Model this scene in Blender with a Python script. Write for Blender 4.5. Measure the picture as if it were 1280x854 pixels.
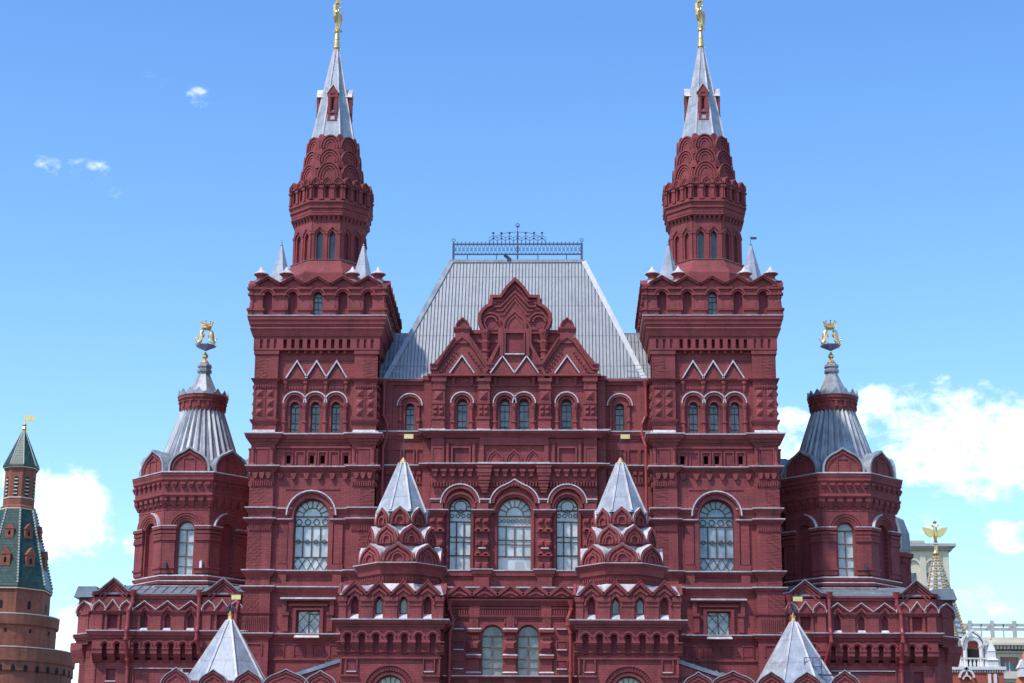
import bpy, bmesh, math, random
from mathutils import Matrix, Vector
random.seed(7)
PI = math.pi
for o in list(bpy.data.objects): bpy.data.objects.remove(o)
SC = bpy.context.scene
# ------------------------------------------------------------------ camera
PITCH, YAW, ROLL = math.radians(15.491), math.radians(1.5098), math.radians(.3922)
FOC, CAMX, DIST, EYE = 2447.6, 3.2507, 130.0, 1.6
cam = bpy.data.cameras.new('camera'); camo = bpy.data.objects.new('camera', cam)
SC.collection.objects.link(camo); SC.camera = camo
cam.sensor_fit = 'HORIZONTAL'; cam.sensor_width = 36; cam.lens = FOC * 36 / 1280
cam.clip_start = .5; cam.clip_end = 6000
_r = Vector((1, 0, 0)); _u = Vector((0, -math.sin(PITCH), math.cos(PITCH))); _f = Vector((0, math.cos(PITCH), math.sin(PITCH)))
_r, _u = _r * math.cos(ROLL) + _u * math.sin(ROLL), -_r * math.sin(ROLL) + _u * math.cos(ROLL)
_Y = Matrix.Rotation(YAW, 3, 'Z'); RV, UV, FV = _Y @ _r, _Y @ _u, _Y @ _f
camo.matrix_world = Matrix(((RV.x, UV.x, -FV.x, CAMX), (RV.y, UV.y, -FV.y, -DIST), (RV.z, UV.z, -FV.z, EYE), (0, 0, 0, 1)))
# survey helpers: a row / column read off the photo, turned into metres on the vertical plane Y
def at(px, py, Y=0.0):
    d = FV * FOC + RV * (px - 640) + UV * (427 - py)
    t = (Y + DIST) / d.y
    return CAMX + d.x * t, EYE + d.z * t
def Z(py, Y=0.0): return at(640, py, Y)[1]
def A(px, py, Y=0.0): return -at(px, py, Y)[0]
# ------------------------------------------------------------------ sun and sky
SUN_AZ, SUN_EL = math.radians(48), math.radians(55)      # azimuth left of the facade's normal
sdir = Vector((-math.sin(SUN_AZ) * math.cos(SUN_EL), -math.cos(SUN_AZ) * math.cos(SUN_EL), math.sin(SUN_EL)))
sl = bpy.data.lights.new('sun', 'SUN'); sl.energy = 2.4; sl.angle = math.radians(3); sl.color = (1, .94, .86)
slo = bpy.data.objects.new('sun', sl); SC.collection.objects.link(slo)
slo.rotation_euler = (-sdir).to_track_quat('-Z', 'Y').to_euler(); slo.location = (-60, -60, 90)
W = bpy.data.worlds.new('World'); SC.world = W; W.use_nodes = True
wn, wl = W.node_tree.nodes, W.node_tree.links; wn.clear()
wo = wn.new('ShaderNodeOutputWorld'); bg = wn.new('ShaderNodeBackground'); bg.inputs[1].default_value = .15
sky = wn.new('ShaderNodeTexSky'); sky.sky_type = 'NISHITA'; sky.sun_disc = False
sky.sun_elevation = SUN_EL; sky.sun_rotation = math.atan2(sdir.x, sdir.y)
sky.air_density = 1.0; sky.dust_density = .5; sky.ozone_density = 1.6
def wmath(op, a, b=None, clamp=False):
    n = wn.new('ShaderNodeMath'); n.operation = op; n.use_clamp = clamp
    for i, v in enumerate((a, b)):
        if v is None: continue
        if isinstance(v, (int, float)): n.inputs[i].default_value = v
        else: wl.new(v, n.inputs[i])
    return n.outputs[0]
hs = wn.new('ShaderNodeHueSaturation'); hs.inputs['Hue'].default_value = .5; hs.inputs['Saturation'].default_value = 1.2; hs.inputs['Value'].default_value = 1.0
tn = wn.new('ShaderNodeMix'); tn.data_type = 'RGBA'; tn.blend_type = 'MULTIPLY'; tn.inputs['Factor'].default_value = 1
wl.new(sky.outputs[0], tn.inputs['A']); pass; wl.new(tn.outputs['Result'], hs.inputs['Color'])
geo = wn.new('ShaderNodeTexCoord')
sep = wn.new('ShaderNodeSeparateXYZ'); wl.new(geo.outputs['Generated'], sep.inputs[0])
az = wmath('ARCTAN2', sep.outputs[0], sep.outputs[1]); el = wmath('ARCSINE', sep.outputs[2])
cmb = wn.new('ShaderNodeCombineXYZ'); wl.new(az, cmb.inputs[0]); wl.new(wmath('MULTIPLY', el, 1.5), cmb.inputs[1])
def wnoise(scale, detail, rough, dist=0, seed=0):
    n = wn.new('ShaderNodeTexNoise'); n.inputs['Scale'].default_value = scale; n.inputs['Detail'].default_value = detail
    n.inputs['Roughness'].default_value = rough; n.inputs['Distortion'].default_value = dist
    mp = wn.new('ShaderNodeMapping'); mp.inputs['Location'].default_value = (seed, seed * .37, 0)
    wl.new(cmb.outputs[0], mp.inputs[0]); wl.new(mp.outputs[0], n.inputs['Vector']); return n.outputs[0]
tr = wn.new('ShaderNodeValToRGB'); te = tr.color_ramp.elements; te[0].position = .14; te[0].color = (1.10, 1.14, 1.08, 1); te[1].position = .44; te[1].color = (1.0, 1.03, 1.14, 1)
wl.new(el, tr.inputs[0]); wl.new(tr.outputs[0], tn.inputs['B'])
n1 = wnoise(26, 10, .62, .3); n2 = wnoise(75, 9, .68, .5, 3.1)
nn = wmath('ADD', wmath('MULTIPLY', n1, 1.0), wmath('MULTIPLY', n2, .5))     # about .75 mean
def ang(px, py):
    d = (FV * FOC + RV * (px - 640) + UV * (427 - py)).normalized()
    return math.atan2(d.x, d.y), math.asin(d.z)
# banks of cumulus, each an ellipse on the sky dome (centre, half sizes in degrees, density)
CLOUDS = [((1140, 520), (3.6, 1.15), 1.0), ((1235, 560), (3.4, 1.7), 1.15), ((1120, 570), (3.4, 1.1), 1.0), ((985, 548), (1.9, 1.0), 1.05), ((70, 650), (1.9, 1.7), 1.15),
          ((10, 620), (1.4, 1.2), .8), ((110, 214), (.95, .6), .72), ((135, 238), (.6, .4), .62), ((60, 209), (.65, .5), .78), ((193, 92), (.8, .8), .62), ((250, 125), (.5, .4), .56), ((175, 680), (.7, .5), .6),
          ((1270, 672), (1.1, .6), .9), ((1150, 655), (1.0, .45), .7), ((1225, 610), (.6, .35), .7), ((302, 392), (.5, .4), .5), ((1250, 750), (2.0, .6), .42),
          ((100, 820), (1.6, 1.5), 1.1), ((1800, 500), (6, 2), 1.), ((-700, 600), (6, 2.5), 1.), ((-1500, 300), (7, 2), .9), ((2600, 300), (8, 2), .9)]
tot = None
for (px, py), (rx, ry), dn in CLOUDS:
    a0, e0 = ang(px, py)
    dx = wmath('MULTIPLY', wmath('SUBTRACT', az, a0), 1 / math.radians(rx)); dy = wmath('MULTIPLY', wmath('SUBTRACT', el, e0), 1 / math.radians(ry))
    d2 = wmath('ADD', wmath('MULTIPLY', dx, dx), wmath('MULTIPLY', dy, dy))
    m = wmath('MULTIPLY', wmath('SUBTRACT', 1.35, d2, True) if False else wmath('MAXIMUM', wmath('SUBTRACT', 1.3, d2), 0), dn)
    m = wmath('MINIMUM', m, dn)
    tot = m if tot is None else wmath('MAXIMUM', tot, m)
cl = wmath('MULTIPLY', wmath('SUBTRACT', wmath('ADD', wmath('MULTIPLY', tot, .72), wmath('MULTIPLY', nn, 1.9)), 1.80), 1.5)
cl = wmath('MULTIPLY', cl, wmath('MINIMUM', wmath('MULTIPLY', tot, 4), 1))
mr = wn.new('ShaderNodeMapRange'); mr.interpolation_type = 'SMOOTHSTEP'; mr.inputs['From Min'].default_value = 0; mr.inputs['From Max'].default_value = 1
wl.new(cl, mr.inputs['Value'])
mixc = wn.new('ShaderNodeMix'); mixc.data_type = 'RGBA'
wl.new(mr.outputs[0], mixc.inputs['Factor']); wl.new(hs.outputs[0], mixc.inputs['A']); n3 = wnoise(40, 6, .6, .2, 7.7)
cm = wn.new('ShaderNodeMix'); cm.data_type = 'RGBA'; wl.new(n3, cm.inputs['Factor']); cm.inputs['A'].default_value = (5.0, 5.5, 6.1, 1); cm.inputs['B'].default_value = (7.6, 7.7, 7.8, 1); wl.new(cm.outputs['Result'], mixc.inputs['B'])
wl.new(mixc.outputs['Result'], bg.inputs[0]); wl.new(bg.outputs[0], wo.inputs[0])
vs = SC.view_settings; vs.view_transform = 'Standard'; vs.look = 'None'; vs.gamma = 1; vs.exposure = .62; vs.use_curve_mapping = False
SC.cycles.use_denoising = True; SC.cycles.max_bounces = 5

# ------------------------------------------------------------------ materials
def mat_new(name):
    m = bpy.data.materials.new(name); m.use_nodes = True; nt = m.node_tree; b = nt.nodes['Principled BSDF']; return m, nt, b
def noise(nt, vec, scale, detail=6, rough=.6):
    n = nt.nodes.new('ShaderNodeTexNoise'); n.inputs['Scale'].default_value = scale; n.inputs['Detail'].default_value = detail; n.inputs['Roughness'].default_value = rough
    nt.links.new(vec, n.inputs['Vector']); return n.outputs[0]
def ramp(nt, fac, stops):
    r = nt.nodes.new('ShaderNodeValToRGB'); e = r.color_ramp.elements
    while len(e) < len(stops): e.new(.5)
    for i, (p, c) in enumerate(stops): e[i].position = p; e[i].color = (*c, 1) if len(c) == 3 else c
    nt.links.new(fac, r.inputs[0]); return r.outputs[0]
def mixcol(nt, f, a, b, mode='MIX'):
    n = nt.nodes.new('ShaderNodeMix'); n.data_type = 'RGBA'; n.blend_type = mode
    for k, v in (('Factor', f), ('A', a), ('B', b)):
        i = n.inputs[k]
        if isinstance(v, (int, float)): i.default_value = v
        elif isinstance(v, tuple): i.default_value = (*v, 1)
        else: nt.links.new(v, i)
    return n.outputs['Result']
def mapping(nt, vec, scale):
    m = nt.nodes.new('ShaderNodeMapping'); m.inputs['Scale'].default_value = scale; nt.links.new(vec, m.inputs[0]); return m.outputs[0]
def bump(nt, b, h, strength, dist):
    n = nt.nodes.new('ShaderNodeBump'); n.inputs['Strength'].default_value = strength; n.inputs['Distance'].default_value = dist
    nt.links.new(h, n.inputs['Height']); nt.links.new(n.outputs[0], b.inputs['Normal'])
def brick_mat(name, c1, c2, mortar, rough=.8, course=.16):
    m, nt, b = mat_new(name); tc = nt.nodes.new('ShaderNodeTexCoord'); P = tc.outputs['Object']
    s = nt.nodes.new('ShaderNodeSeparateXYZ'); nt.links.new(P, s.inputs[0])
    ad = nt.nodes.new('ShaderNodeMath'); ad.operation = 'ADD'; nt.links.new(s.outputs[0], ad.inputs[0]); nt.links.new(s.outputs[1], ad.inputs[1])
    c = nt.nodes.new('ShaderNodeCombineXYZ'); nt.links.new(ad.outputs[0], c.inputs[0]); nt.links.new(s.outputs[2], c.inputs[1])
    br = nt.nodes.new('ShaderNodeTexBrick'); nt.links.new(c.outputs[0], br.inputs['Vector'])
    br.inputs['Scale'].default_value = 1; br.inputs['Brick Width'].default_value = course * 3; br.inputs['Row Height'].default_value = course
    br.inputs['Mortar Size'].default_value = .016; br.inputs['Mortar Smooth'].default_value = .3
    br.inputs['Color1'].default_value = (*c1, 1); br.inputs['Color2'].default_value = (*c2, 1); br.inputs['Mortar'].default_value = (*mortar, 1)
    n1 = noise(nt, P, .35, 8, .65); n2 = noise(nt, mapping(nt, P, (1.6, 1.6, .22)), 1.0, 7, .7); n3 = noise(nt, P, 9, 4, .7)
    col = mixcol(nt, 1, br.outputs[0], ramp(nt, n1, [(.3, (.72, .70, .72)), (.5, (.97, .97, .97)), (.7, (1.18, 1.16, 1.16))]), 'MULTIPLY')
    col = mixcol(nt, 1, col, ramp(nt, n2, [(.32, (.66, .66, .70)), (.5, (1, 1, 1)), (.72, (1.1, 1.12, 1.14))]), 'MULTIPLY')
    col = mixcol(nt, .8, col, ramp(nt, n3, [(.25, (.75, .75, .75)), (.75, (1.2, 1.2, 1.2))]), 'MULTIPLY')
    nt.links.new(col, b.inputs['Base Color']); b.inputs['Roughness'].default_value = rough
    bump(nt, b, mixcol(nt, .5, br.outputs[1], n3), .35, .02); return m
def metal_mat(name, col, metallic=.6, rough=.42, spread=.25, seam=None):
    m, nt, b = mat_new(name); tc = nt.nodes.new('ShaderNodeTexCoord'); P = tc.outputs['Object']
    n1 = noise(nt, P, 1.1, 8, .7); n2 = noise(nt, mapping(nt, P, (3, 3, .35)), 1.5, 6, .7)
    k = spread
    c = mixcol(nt, 1, col, ramp(nt, n1, [(.3, (1 - k, 1 - k, 1 - k)), (.7, (1 + k * .6,) * 3)]), 'MULTIPLY')
    c = mixcol(nt, 1, c, ramp(nt, n2, [(.3, (1 - k, 1 - k * 1.05, 1 - k)), (.6, (1, 1, 1))]), 'MULTIPLY')
    if seam:
        s = nt.nodes.new('ShaderNodeSeparateXYZ'); nt.links.new(P, s.inputs[0])
        f = nt.nodes.new('ShaderNodeMath'); f.operation = 'FRACT'; d = nt.nodes.new('ShaderNodeMath'); d.operation = 'DIVIDE'; d.inputs[1].default_value = seam
        nt.links.new(s.outputs[2], d.inputs[0]); nt.links.new(d.outputs[0], f.inputs[0])
        c = mixcol(nt, 1, c, ramp(nt, f.outputs[0], [(0, (.62, .62, .65)), (.05, (1, 1, 1))]), 'MULTIPLY')
    nt.links.new(c, b.inputs['Base Color']); b.inputs['Metallic'].default_value = metallic
    nt.links.new(ramp(nt, n1, [(.3, (rough * .8,) * 3), (.7, (rough * 1.25,) * 3)]), b.inputs['Roughness']); bump(nt, b, n1, .2, .02); return m
def plain_mat(name, col, rough=.6, metallic=0, spread=.15, scale=2.0):
    m, nt, b = mat_new(name); tc = nt.nodes.new('ShaderNodeTexCoord'); n1 = noise(nt, tc.outputs['Object'], scale, 7, .65)
    c = mixcol(nt, 1, col, ramp(nt, n1, [(.3, (1 - spread,) * 3), (.7, (1 + spread,) * 3)]), 'MULTIPLY')
    nt.links.new(c, b.inputs['Base Color']); b.inputs['Roughness'].default_value = rough; b.inputs['Metallic'].default_value = metallic; return m
def glass_mat(name, c1, c2, rough=.12, scale=1.3):
    m, nt, b = mat_new(name); tc = nt.nodes.new('ShaderNodeTexCoord'); P = tc.outputs['Object']
    s = nt.nodes.new('ShaderNodeTexVoronoi'); s.inputs['Scale'].default_value = 1.9; nt.links.new(P, s.inputs['Vector'])
    n1 = noise(nt, mapping(nt, P, (1, 1, .6)), scale, 4, .6)
    c = mixcol(nt, ramp(nt, n1, [(.36, (0, 0, 0)), (.6, (1, 1, 1))]), c1, c2)
    bw = nt.nodes.new('ShaderNodeRGBToBW'); nt.links.new(s.outputs['Color'], bw.inputs[0])
    c = mixcol(nt, 1, c, ramp(nt, bw.outputs[0], [(.2, (.78, .8, .82)), (.8, (1.1, 1.1, 1.1))]), 'MULTIPLY')
    nt.links.new(c, b.inputs['Base Color']); b.inputs['Roughness'].default_value = rough; b.inputs['IOR'].default_value = 1.6
    bump(nt, b, noise(nt, P, 3, 3, .5), .06, .05); return m
RED = brick_mat('painted_brick', (.305, .060, .060), (.258, .048, .050), (.165, .034, .037))
REDT = brick_mat('painted_brick_trim', (.295, .057, .058), (.262, .050, .052), (.20, .040, .042), course=.12)
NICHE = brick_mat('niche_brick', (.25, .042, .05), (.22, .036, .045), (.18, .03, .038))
ZINC = metal_mat('zinc_roof', (.41, .44, .48), .3, .55, .26, seam=1.5)
ZROOF = metal_mat('zinc_standing_seam', (.37, .385, .40), .35, .55, .15, seam=2.6)
ZDARK = metal_mat('grey_sheet_metal', (.27, .30, .34), .35, .55, .3, seam=2.3)
ZCOP = metal_mat('weathered_grey_metal', (.40, .42, .44), .35, .5, .35)
FLASH = metal_mat('pale_flashing', (.68, .64, .64), .12, .6, .36)
HIPM = metal_mat('pale_zinc_capping', (.40, .43, .46), .2, .5, .3)
WHITE = plain_mat('white_paint', (.78, .77, .74), .6)
GOLD = metal_mat('gilding', (.98, .68, .28), .8, .32, .15)
IRON = plain_mat('dark_iron', (.05, .055, .075), .5, .3)
IRONB = plain_mat('blue_grey_ironwork', (.075, .095, .16), .5, .2)
PIPE = plain_mat('painted_pipe', (.30, .045, .05), .45, 0, .12)
GL = glass_mat('curtained_glass', (.36, .40, .41), (.60, .62, .60))
GLD = glass_mat('dusky_glass', (.11, .12, .125), (.27, .28, .28))
GLX = glass_mat('dark_glass', (.03, .04, .055), (.10, .12, .14))
GLB = glass_mat('bluish_glass', (.20, .25, .30), (.38, .43, .47))
GLP = glass_mat('pale_blind_glass', (.50, .56, .56), (.66, .68, .66))
FRAME = plain_mat('dark_window_frame', (.075, .055, .05), .6)
FRAMEB = plain_mat('brown_window_frame', (.21, .11, .085), .6)
BEIGE = plain_mat('beige_stucco', (.62, .56, .43), .85, 0, .1, .5)
BEIGED = plain_mat('reddish_brown_brickwork', (.40, .16, .12), .85, 0, .2, .8)  # even reddish-brown tone for the panels around the pale building's panes
KBRICK = brick_mat('old_red_brick', (.32, .105, .062), (.27, .085, .052), (.22, .09, .065), .85, .25)
GBRICK = brick_mat('bright_red_brick', (.48, .12, .07), (.44, .10, .06), (.38, .10, .07), .85, .22)
DARK = plain_mat('dark_void', (.012, .01, .012), .9)
def tile_mat(name, c1, c2, sc):
    m, nt, b = mat_new(name); tc = nt.nodes.new('ShaderNodeTexCoord'); P = tc.outputs['Object']
    s = nt.nodes.new('ShaderNodeSeparateXYZ'); nt.links.new(P, s.inputs[0])
    br = nt.nodes.new('ShaderNodeTexBrick'); c = nt.nodes.new('ShaderNodeCombineXYZ')
    ad = nt.nodes.new('ShaderNodeMath'); ad.operation = 'ADD'; nt.links.new(s.outputs[0], ad.inputs[0]); nt.links.new(s.outputs[1], ad.inputs[1])
    nt.links.new(ad.outputs[0], c.inputs[0]); nt.links.new(s.outputs[2], c.inputs[1]); nt.links.new(c.outputs[0], br.inputs['Vector'])
    br.inputs['Scale'].default_value = 1 / sc; br.inputs['Brick Width'].default_value = 1; br.inputs['Row Height'].default_value = .8; br.inputs['Mortar Size'].default_value = .05
    br.inputs['Color1'].default_value = (*c1, 1); br.inputs['Color2'].default_value = (*c2, 1); br.inputs['Mortar'].default_value = (c1[0] * .4, c1[1] * .4, c1[2] * .4, 1)
    n1 = noise(nt, P, .8, 6, .7)
    nt.links.new(mixcol(nt, 1, br.outputs[0], ramp(nt, n1, [(.3, (.6, .6, .6)), (.7, (1.3, 1.3, 1.3))]), 'MULTIPLY'), b.inputs['Base Color']); b.inputs['Roughness'].default_value = .35
    bump(nt, b, br.outputs[1], .5, .05); return m
GREEN = tile_mat('green_glazed_tile', (.03, .085, .058), (.014, .042, .03), .4)

# ------------------------------------------------------------------ mesh kit
def T(x, y, z): return Matrix.Translation((x, y, z))
def RZ(a): return Matrix.Rotation(a, 4, 'Z')
def SX(s): return Matrix.Diagonal((s, 1, 1, 1))
ID = Matrix()
class MB:
    def __init__(s, M=None): s.v = []; s.f = []; s.M = M or ID
    def add(s, vs, fs):
        b = len(s.v); M = s.M
        s.v += [tuple(M @ Vector(p)) for p in vs]; s.f += [tuple(b + i for i in f) for f in fs]; return s
    def prism(s, pts, y0, y1):
        n = len(pts)
        s.add([(x, y0, z) for x, z in pts] + [(x, y1, z) for x, z in pts], [tuple(range(n)), tuple(range(2 * n - 1, n - 1, -1))] + [(i, i + n, (i + 1) % n + n, (i + 1) % n) for i in range(n)]); return s
    def slab(s, pts, z0, z1):
        n = len(pts)
        s.add([(x, y, z0) for x, y in pts] + [(x, y, z1) for x, y in pts], [tuple(range(n)), tuple(range(2 * n - 1, n - 1, -1))] + [(i, i + n, (i + 1) % n + n, (i + 1) % n) for i in range(n)]); return s
    def box(s, x0, x1, y0, y1, z0, z1): return s.prism([(x0, z0), (x1, z0), (x1, z1), (x0, z1)], y0, y1)
    def hexa(s, a, b):      # two quads of 4 points
        s.add(list(a) + list(b), [(0, 1, 2, 3), (7, 6, 5, 4), (0, 4, 5, 1), (1, 5, 6, 2), (2, 6, 7, 3), (3, 7, 4, 0)]); return s
    def frustum(s, x0, x1, z0, z1, yf, yb, ins):   # pyramid-like block bulging to yf
        s.hexa([(x0, yb, z0), (x1, yb, z0), (x1, yb, z1), (x0, yb, z1)], [(x0 + ins, yf, z0 + ins), (x1 - ins, yf, z0 + ins), (x1 - ins, yf, z1 - ins), (x0 + ins, yf, z1 - ins)]); return s
    def sweep(s, path, prof, closed=False):
        n = len(path); P = [Vector(p) for p in path]; out = []
        for i in range(n):
            def nrm(a, b):
                d = (b - a).normalized(); return Vector((d.y, -d.x))
            if closed or 0 < i < n - 1:
                n0 = nrm(P[i - 1], P[i]); n1 = nrm(P[i], P[(i + 1) % n]); k = (n0 + n1); k = k / max(.25, (1 + n0.dot(n1)))
            elif i == 0: k = nrm(P[0], P[1])
            else: k = nrm(P[-2], P[-1])
            out.append(k)
        m = len(prof); vs = []
        for i in range(n): vs += [(P[i].x + out[i].x * o, P[i].y + out[i].y * o, z) for o, z in prof]
        fs = []
        for i in range(n if closed else n - 1):
            j = (i + 1) % n
            fs += [(i * m + k, i * m + (k + 1) % m, j * m + (k + 1) % m, j * m + k) for k in range(m)]
        if not closed: fs += [tuple(range(m)), tuple(range(n * m - 1, (n - 1) * m - 1, -1))]
        s.add(vs, fs); return s
    def lathe(s, prof, n=8, c=(0, 0), phase=None, apo=True):
        phase = PI / n if phase is None else phase; k = 1 / math.cos(PI / n) if apo else 1
        vs = []; m = len(prof)
        for r, z in prof: vs += [(c[0] + max(r, .001) * k * math.sin(phase + 2 * PI * i / n), c[1] - max(r, .001) * k * math.cos(phase + 2 * PI * i / n), z) for i in range(n)]
        fs = [tuple(range(n)), tuple(range(m * n - 1, (m - 1) * n - 1, -1))]
        for j in range(m - 1): fs += [(j * n + i, j * n + (i + 1) % n, (j + 1) * n + (i + 1) % n, (j + 1) * n + i) for i in range(n)]
        s.add(vs, fs); return s
    def bar(s, a, b, w, d=None):
        a, b = Vector(a), Vector(b); d = d or w; t = (b - a)
        if t.length < 1e-5: return s
        t.normalize(); u = t.cross(Vector((0, 1, 0)));
        if u.length < .1: u = t.cross(Vector((1, 0, 0)))
        u.normalize(); v = t.cross(u).normalized(); u = u * w / 2; v = v * d / 2
        s.hexa([a - u - v, a + u - v, a + u + v, a - u + v], [b - u - v, b + u - v, b + u + v, b - u + v]); return s
    def tube(s, pts, r, n=8):
        for a, b in zip(pts[:-1], pts[1:]):
            a, b = Vector(a), Vector(b); t = (b - a).normalized(); u = t.cross(Vector((0, 1, 0)))
            if u.length < .1: u = t.cross(Vector((1, 0, 0)))
            u.normalize(); v = t.cross(u)
            ra, rb = (r, r) if not isinstance(r, tuple) else r
            s.add([tuple(a + (u * math.cos(2 * PI * i / n) + v * math.sin(2 * PI * i / n)) * ra) for i in range(n)] + [tuple(b + (u * math.cos(2 * PI * i / n) + v * math.sin(2 * PI * i / n)) * rb) for i in range(n)],
                  [tuple(range(n)), tuple(range(2 * n - 1, n - 1, -1))] + [(i, (i + 1) % n, (i + 1) % n + n, i + n) for i in range(n)])
        return s
    def band(s, path, t, y0, y1):   # strip of width t laid to the outer (left-hand) side of an open polyline in xz
        P = [Vector(p) for p in path]; n = len(P); o = []
        for i in range(n):
            def nrm(a, b):
                d = (b - a).normalized(); return Vector((-d.y, d.x))
            if 0 < i < n - 1:
                a_, b_ = nrm(P[i - 1], P[i]), nrm(P[i], P[i + 1]); k = (a_ + b_) / max(.35, 1 + a_.dot(b_))
            else: k = nrm(P[0], P[1]) if i == 0 else nrm(P[-2], P[-1])
            o.append(P[i] + k * t)
        for i in range(n - 1): s.prism([tuple(P[i]), tuple(P[i + 1]), tuple(o[i + 1]), tuple(o[i])], y0, y1)
        return s
    def islands(s, t=.03):
        """faces grouped into pieces that touch one another"""
        p = list(range(len(s.v)))
        def f(x):
            while p[x] != x: p[x] = p[p[x]]; x = p[x]
            return x
        for fc in s.f:
            a_ = f(fc[0])
            for i in fc[1:]:
                b_ = f(i)
                if a_ != b_: p[b_] = a_
        bb = {}
        for i, c in enumerate(s.v):
            r = f(i); q_ = bb.setdefault(r, [*c, *c])
            for k in range(3): q_[k] = min(q_[k], c[k]); q_[k + 3] = max(q_[k + 3], c[k])
        ks = sorted(bb, key=lambda r: bb[r][0]); pp = {k: k for k in ks}
        def g(x):
            while pp[x] != x: pp[x] = pp[pp[x]]; x = pp[x]
            return x
        for i, ki in enumerate(ks):
            A_ = bb[ki]
            for kj in ks[i + 1:]:
                B_ = bb[kj]
                if B_[0] > A_[3] + t: break
                if A_[1] - t <= B_[4] and B_[1] - t <= A_[4] and A_[2] - t <= B_[5] and B_[2] - t <= A_[5]:
                    x, y_ = g(ki), g(kj)
                    if x != y_: pp[x] = y_
        out = {}
        for fc in s.f: out.setdefault(g(f(fc[0])), []).append(fc)
        res = []
        for fs in out.values():
            ids = sorted({i for fc in fs for i in fc}); mp = {i: k for k, i in enumerate(ids)}; m = MB(); m.v = [s.v[i] for i in ids]; m.f = [tuple(mp[i] for i in fc) for fc in fs]
            ext = max(max(v[k] for v in m.v) - min(v[k] for v in m.v) for k in range(3)); res.append((ext, m))
        return sorted(res, key=lambda r: -r[0])
    def build(s, name, mat, parent=None, label=None, smooth=False, raw=False):
        if name in SPLIT and not raw:
            first = None
            for ext, m in s.islands():
                if ext < SPLIT[name] and parent is not None and parent.type == 'MESH' or COUNT.get(name, 0) >= 98:
                    m.build('folded', mat, parent, raw=True) if parent is not None and parent.type == 'MESH' else m.build(name, mat, parent, raw=True)
                else:
                    COUNT[name] = COUNT.get(name, 0) + 1; o = m.build(name, mat, parent, label, smooth, raw=True); first = first or o
            return first
        me = bpy.data.meshes.new(name); me.from_pydata(s.v, [], s.f); me.update()
        bm = bmesh.new(); bm.from_mesh(me); bmesh.ops.recalc_face_normals(bm, faces=bm.faces); bm.to_mesh(me); bm.free()
        me.materials.append(mat)
        if (name in FOLD or name == 'folded') and parent is not None and parent.type == 'MESH':      # surface relief stays in its wall's mesh
            pm = parent.data; k = pm.materials.find(mat.name)
            if k < 0: pm.materials.append(mat); k = len(pm.materials) - 1
            me.polygons.foreach_set('material_index', [k] * len(me.polygons)); bm = bmesh.new(); bm.from_mesh(pm); bm.from_mesh(me); bm.to_mesh(pm); bm.free(); bpy.data.meshes.remove(me); return parent
        if smooth: me.polygons.foreach_set('use_smooth', [True] * len(me.polygons))
        o = bpy.data.objects.new(name, me); SC.collection.objects.link(o)
        if parent: o.parent = parent
        if label: o['label'] = label
        return o
COUNT = {}
SPLIT = {'cornice': 1.6, 'moulding': 1.6, 'ledge_flashing': 1.6, 'parapet_moulding': 1.6, 'gable_moulding': 1.0, 'pilaster': 1.2, 'corner_pilaster': 1.2, 'valley_sheeting': .1, 'gable_capping': .5, 'gable_flashing': .3, 'white_trim': 1.0, 'side_roof': .1, 'link_roof': .1, 'kokoshnik_hood': .1, 'wings': .1}
FOLD = {'blind_niche', 'recessed_panel', 'standing_seam', 'roof_seam', 'roof_rib', 'cone_rib', 'spire_rib', 'ridge_trim', 'white_scales', 'loophole_row', 'stone_band', 'gilded_crockets', 'grille', 'window_frame', 'white_ornament'}
def arcpts(cx, zs, w, kind='round', n=14, h=None):
    """outline of an opening's head from the left springing to the right one"""
    r = w / 2
    if kind == 'rect': return [(cx - r, zs), (cx + r, zs)]
    if kind == 'tri': h = h or r; return [(cx - r, zs), (cx, zs + h), (cx + r, zs)]
    if kind == 'round': return [(cx - r * math.cos(PI * i / n), zs + r * math.sin(PI * i / n)) for i in range(n + 1)]
    if kind == 'flat': h = h or r * .7; return [(cx - r * math.cos(PI * i / n), zs + h * math.sin(PI * i / n)) for i in range(n + 1)]
    h = h or r * 1.35       # keel
    L = []
    for i in range(n // 2 + 1):
        t = i / (n // 2)
        if t < .72: a_ = t / .72 * math.radians(62); x = -r * math.cos(a_); z = h * .80 * math.sin(a_) / math.sin(math.radians(62)) * .93
        else:
            q = (t - .72) / .28; x0 = -r * math.cos(math.radians(62)); z0 = h * .744; x = x0 * (1 - q); z = z0 + (h - z0) * (q ** 1.25)
        L.append((x, z))
    R_ = [(-x, z) for x, z in reversed(L[:-1])]
    return [(cx + x, zs + z) for x, z in L + R_]
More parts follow.
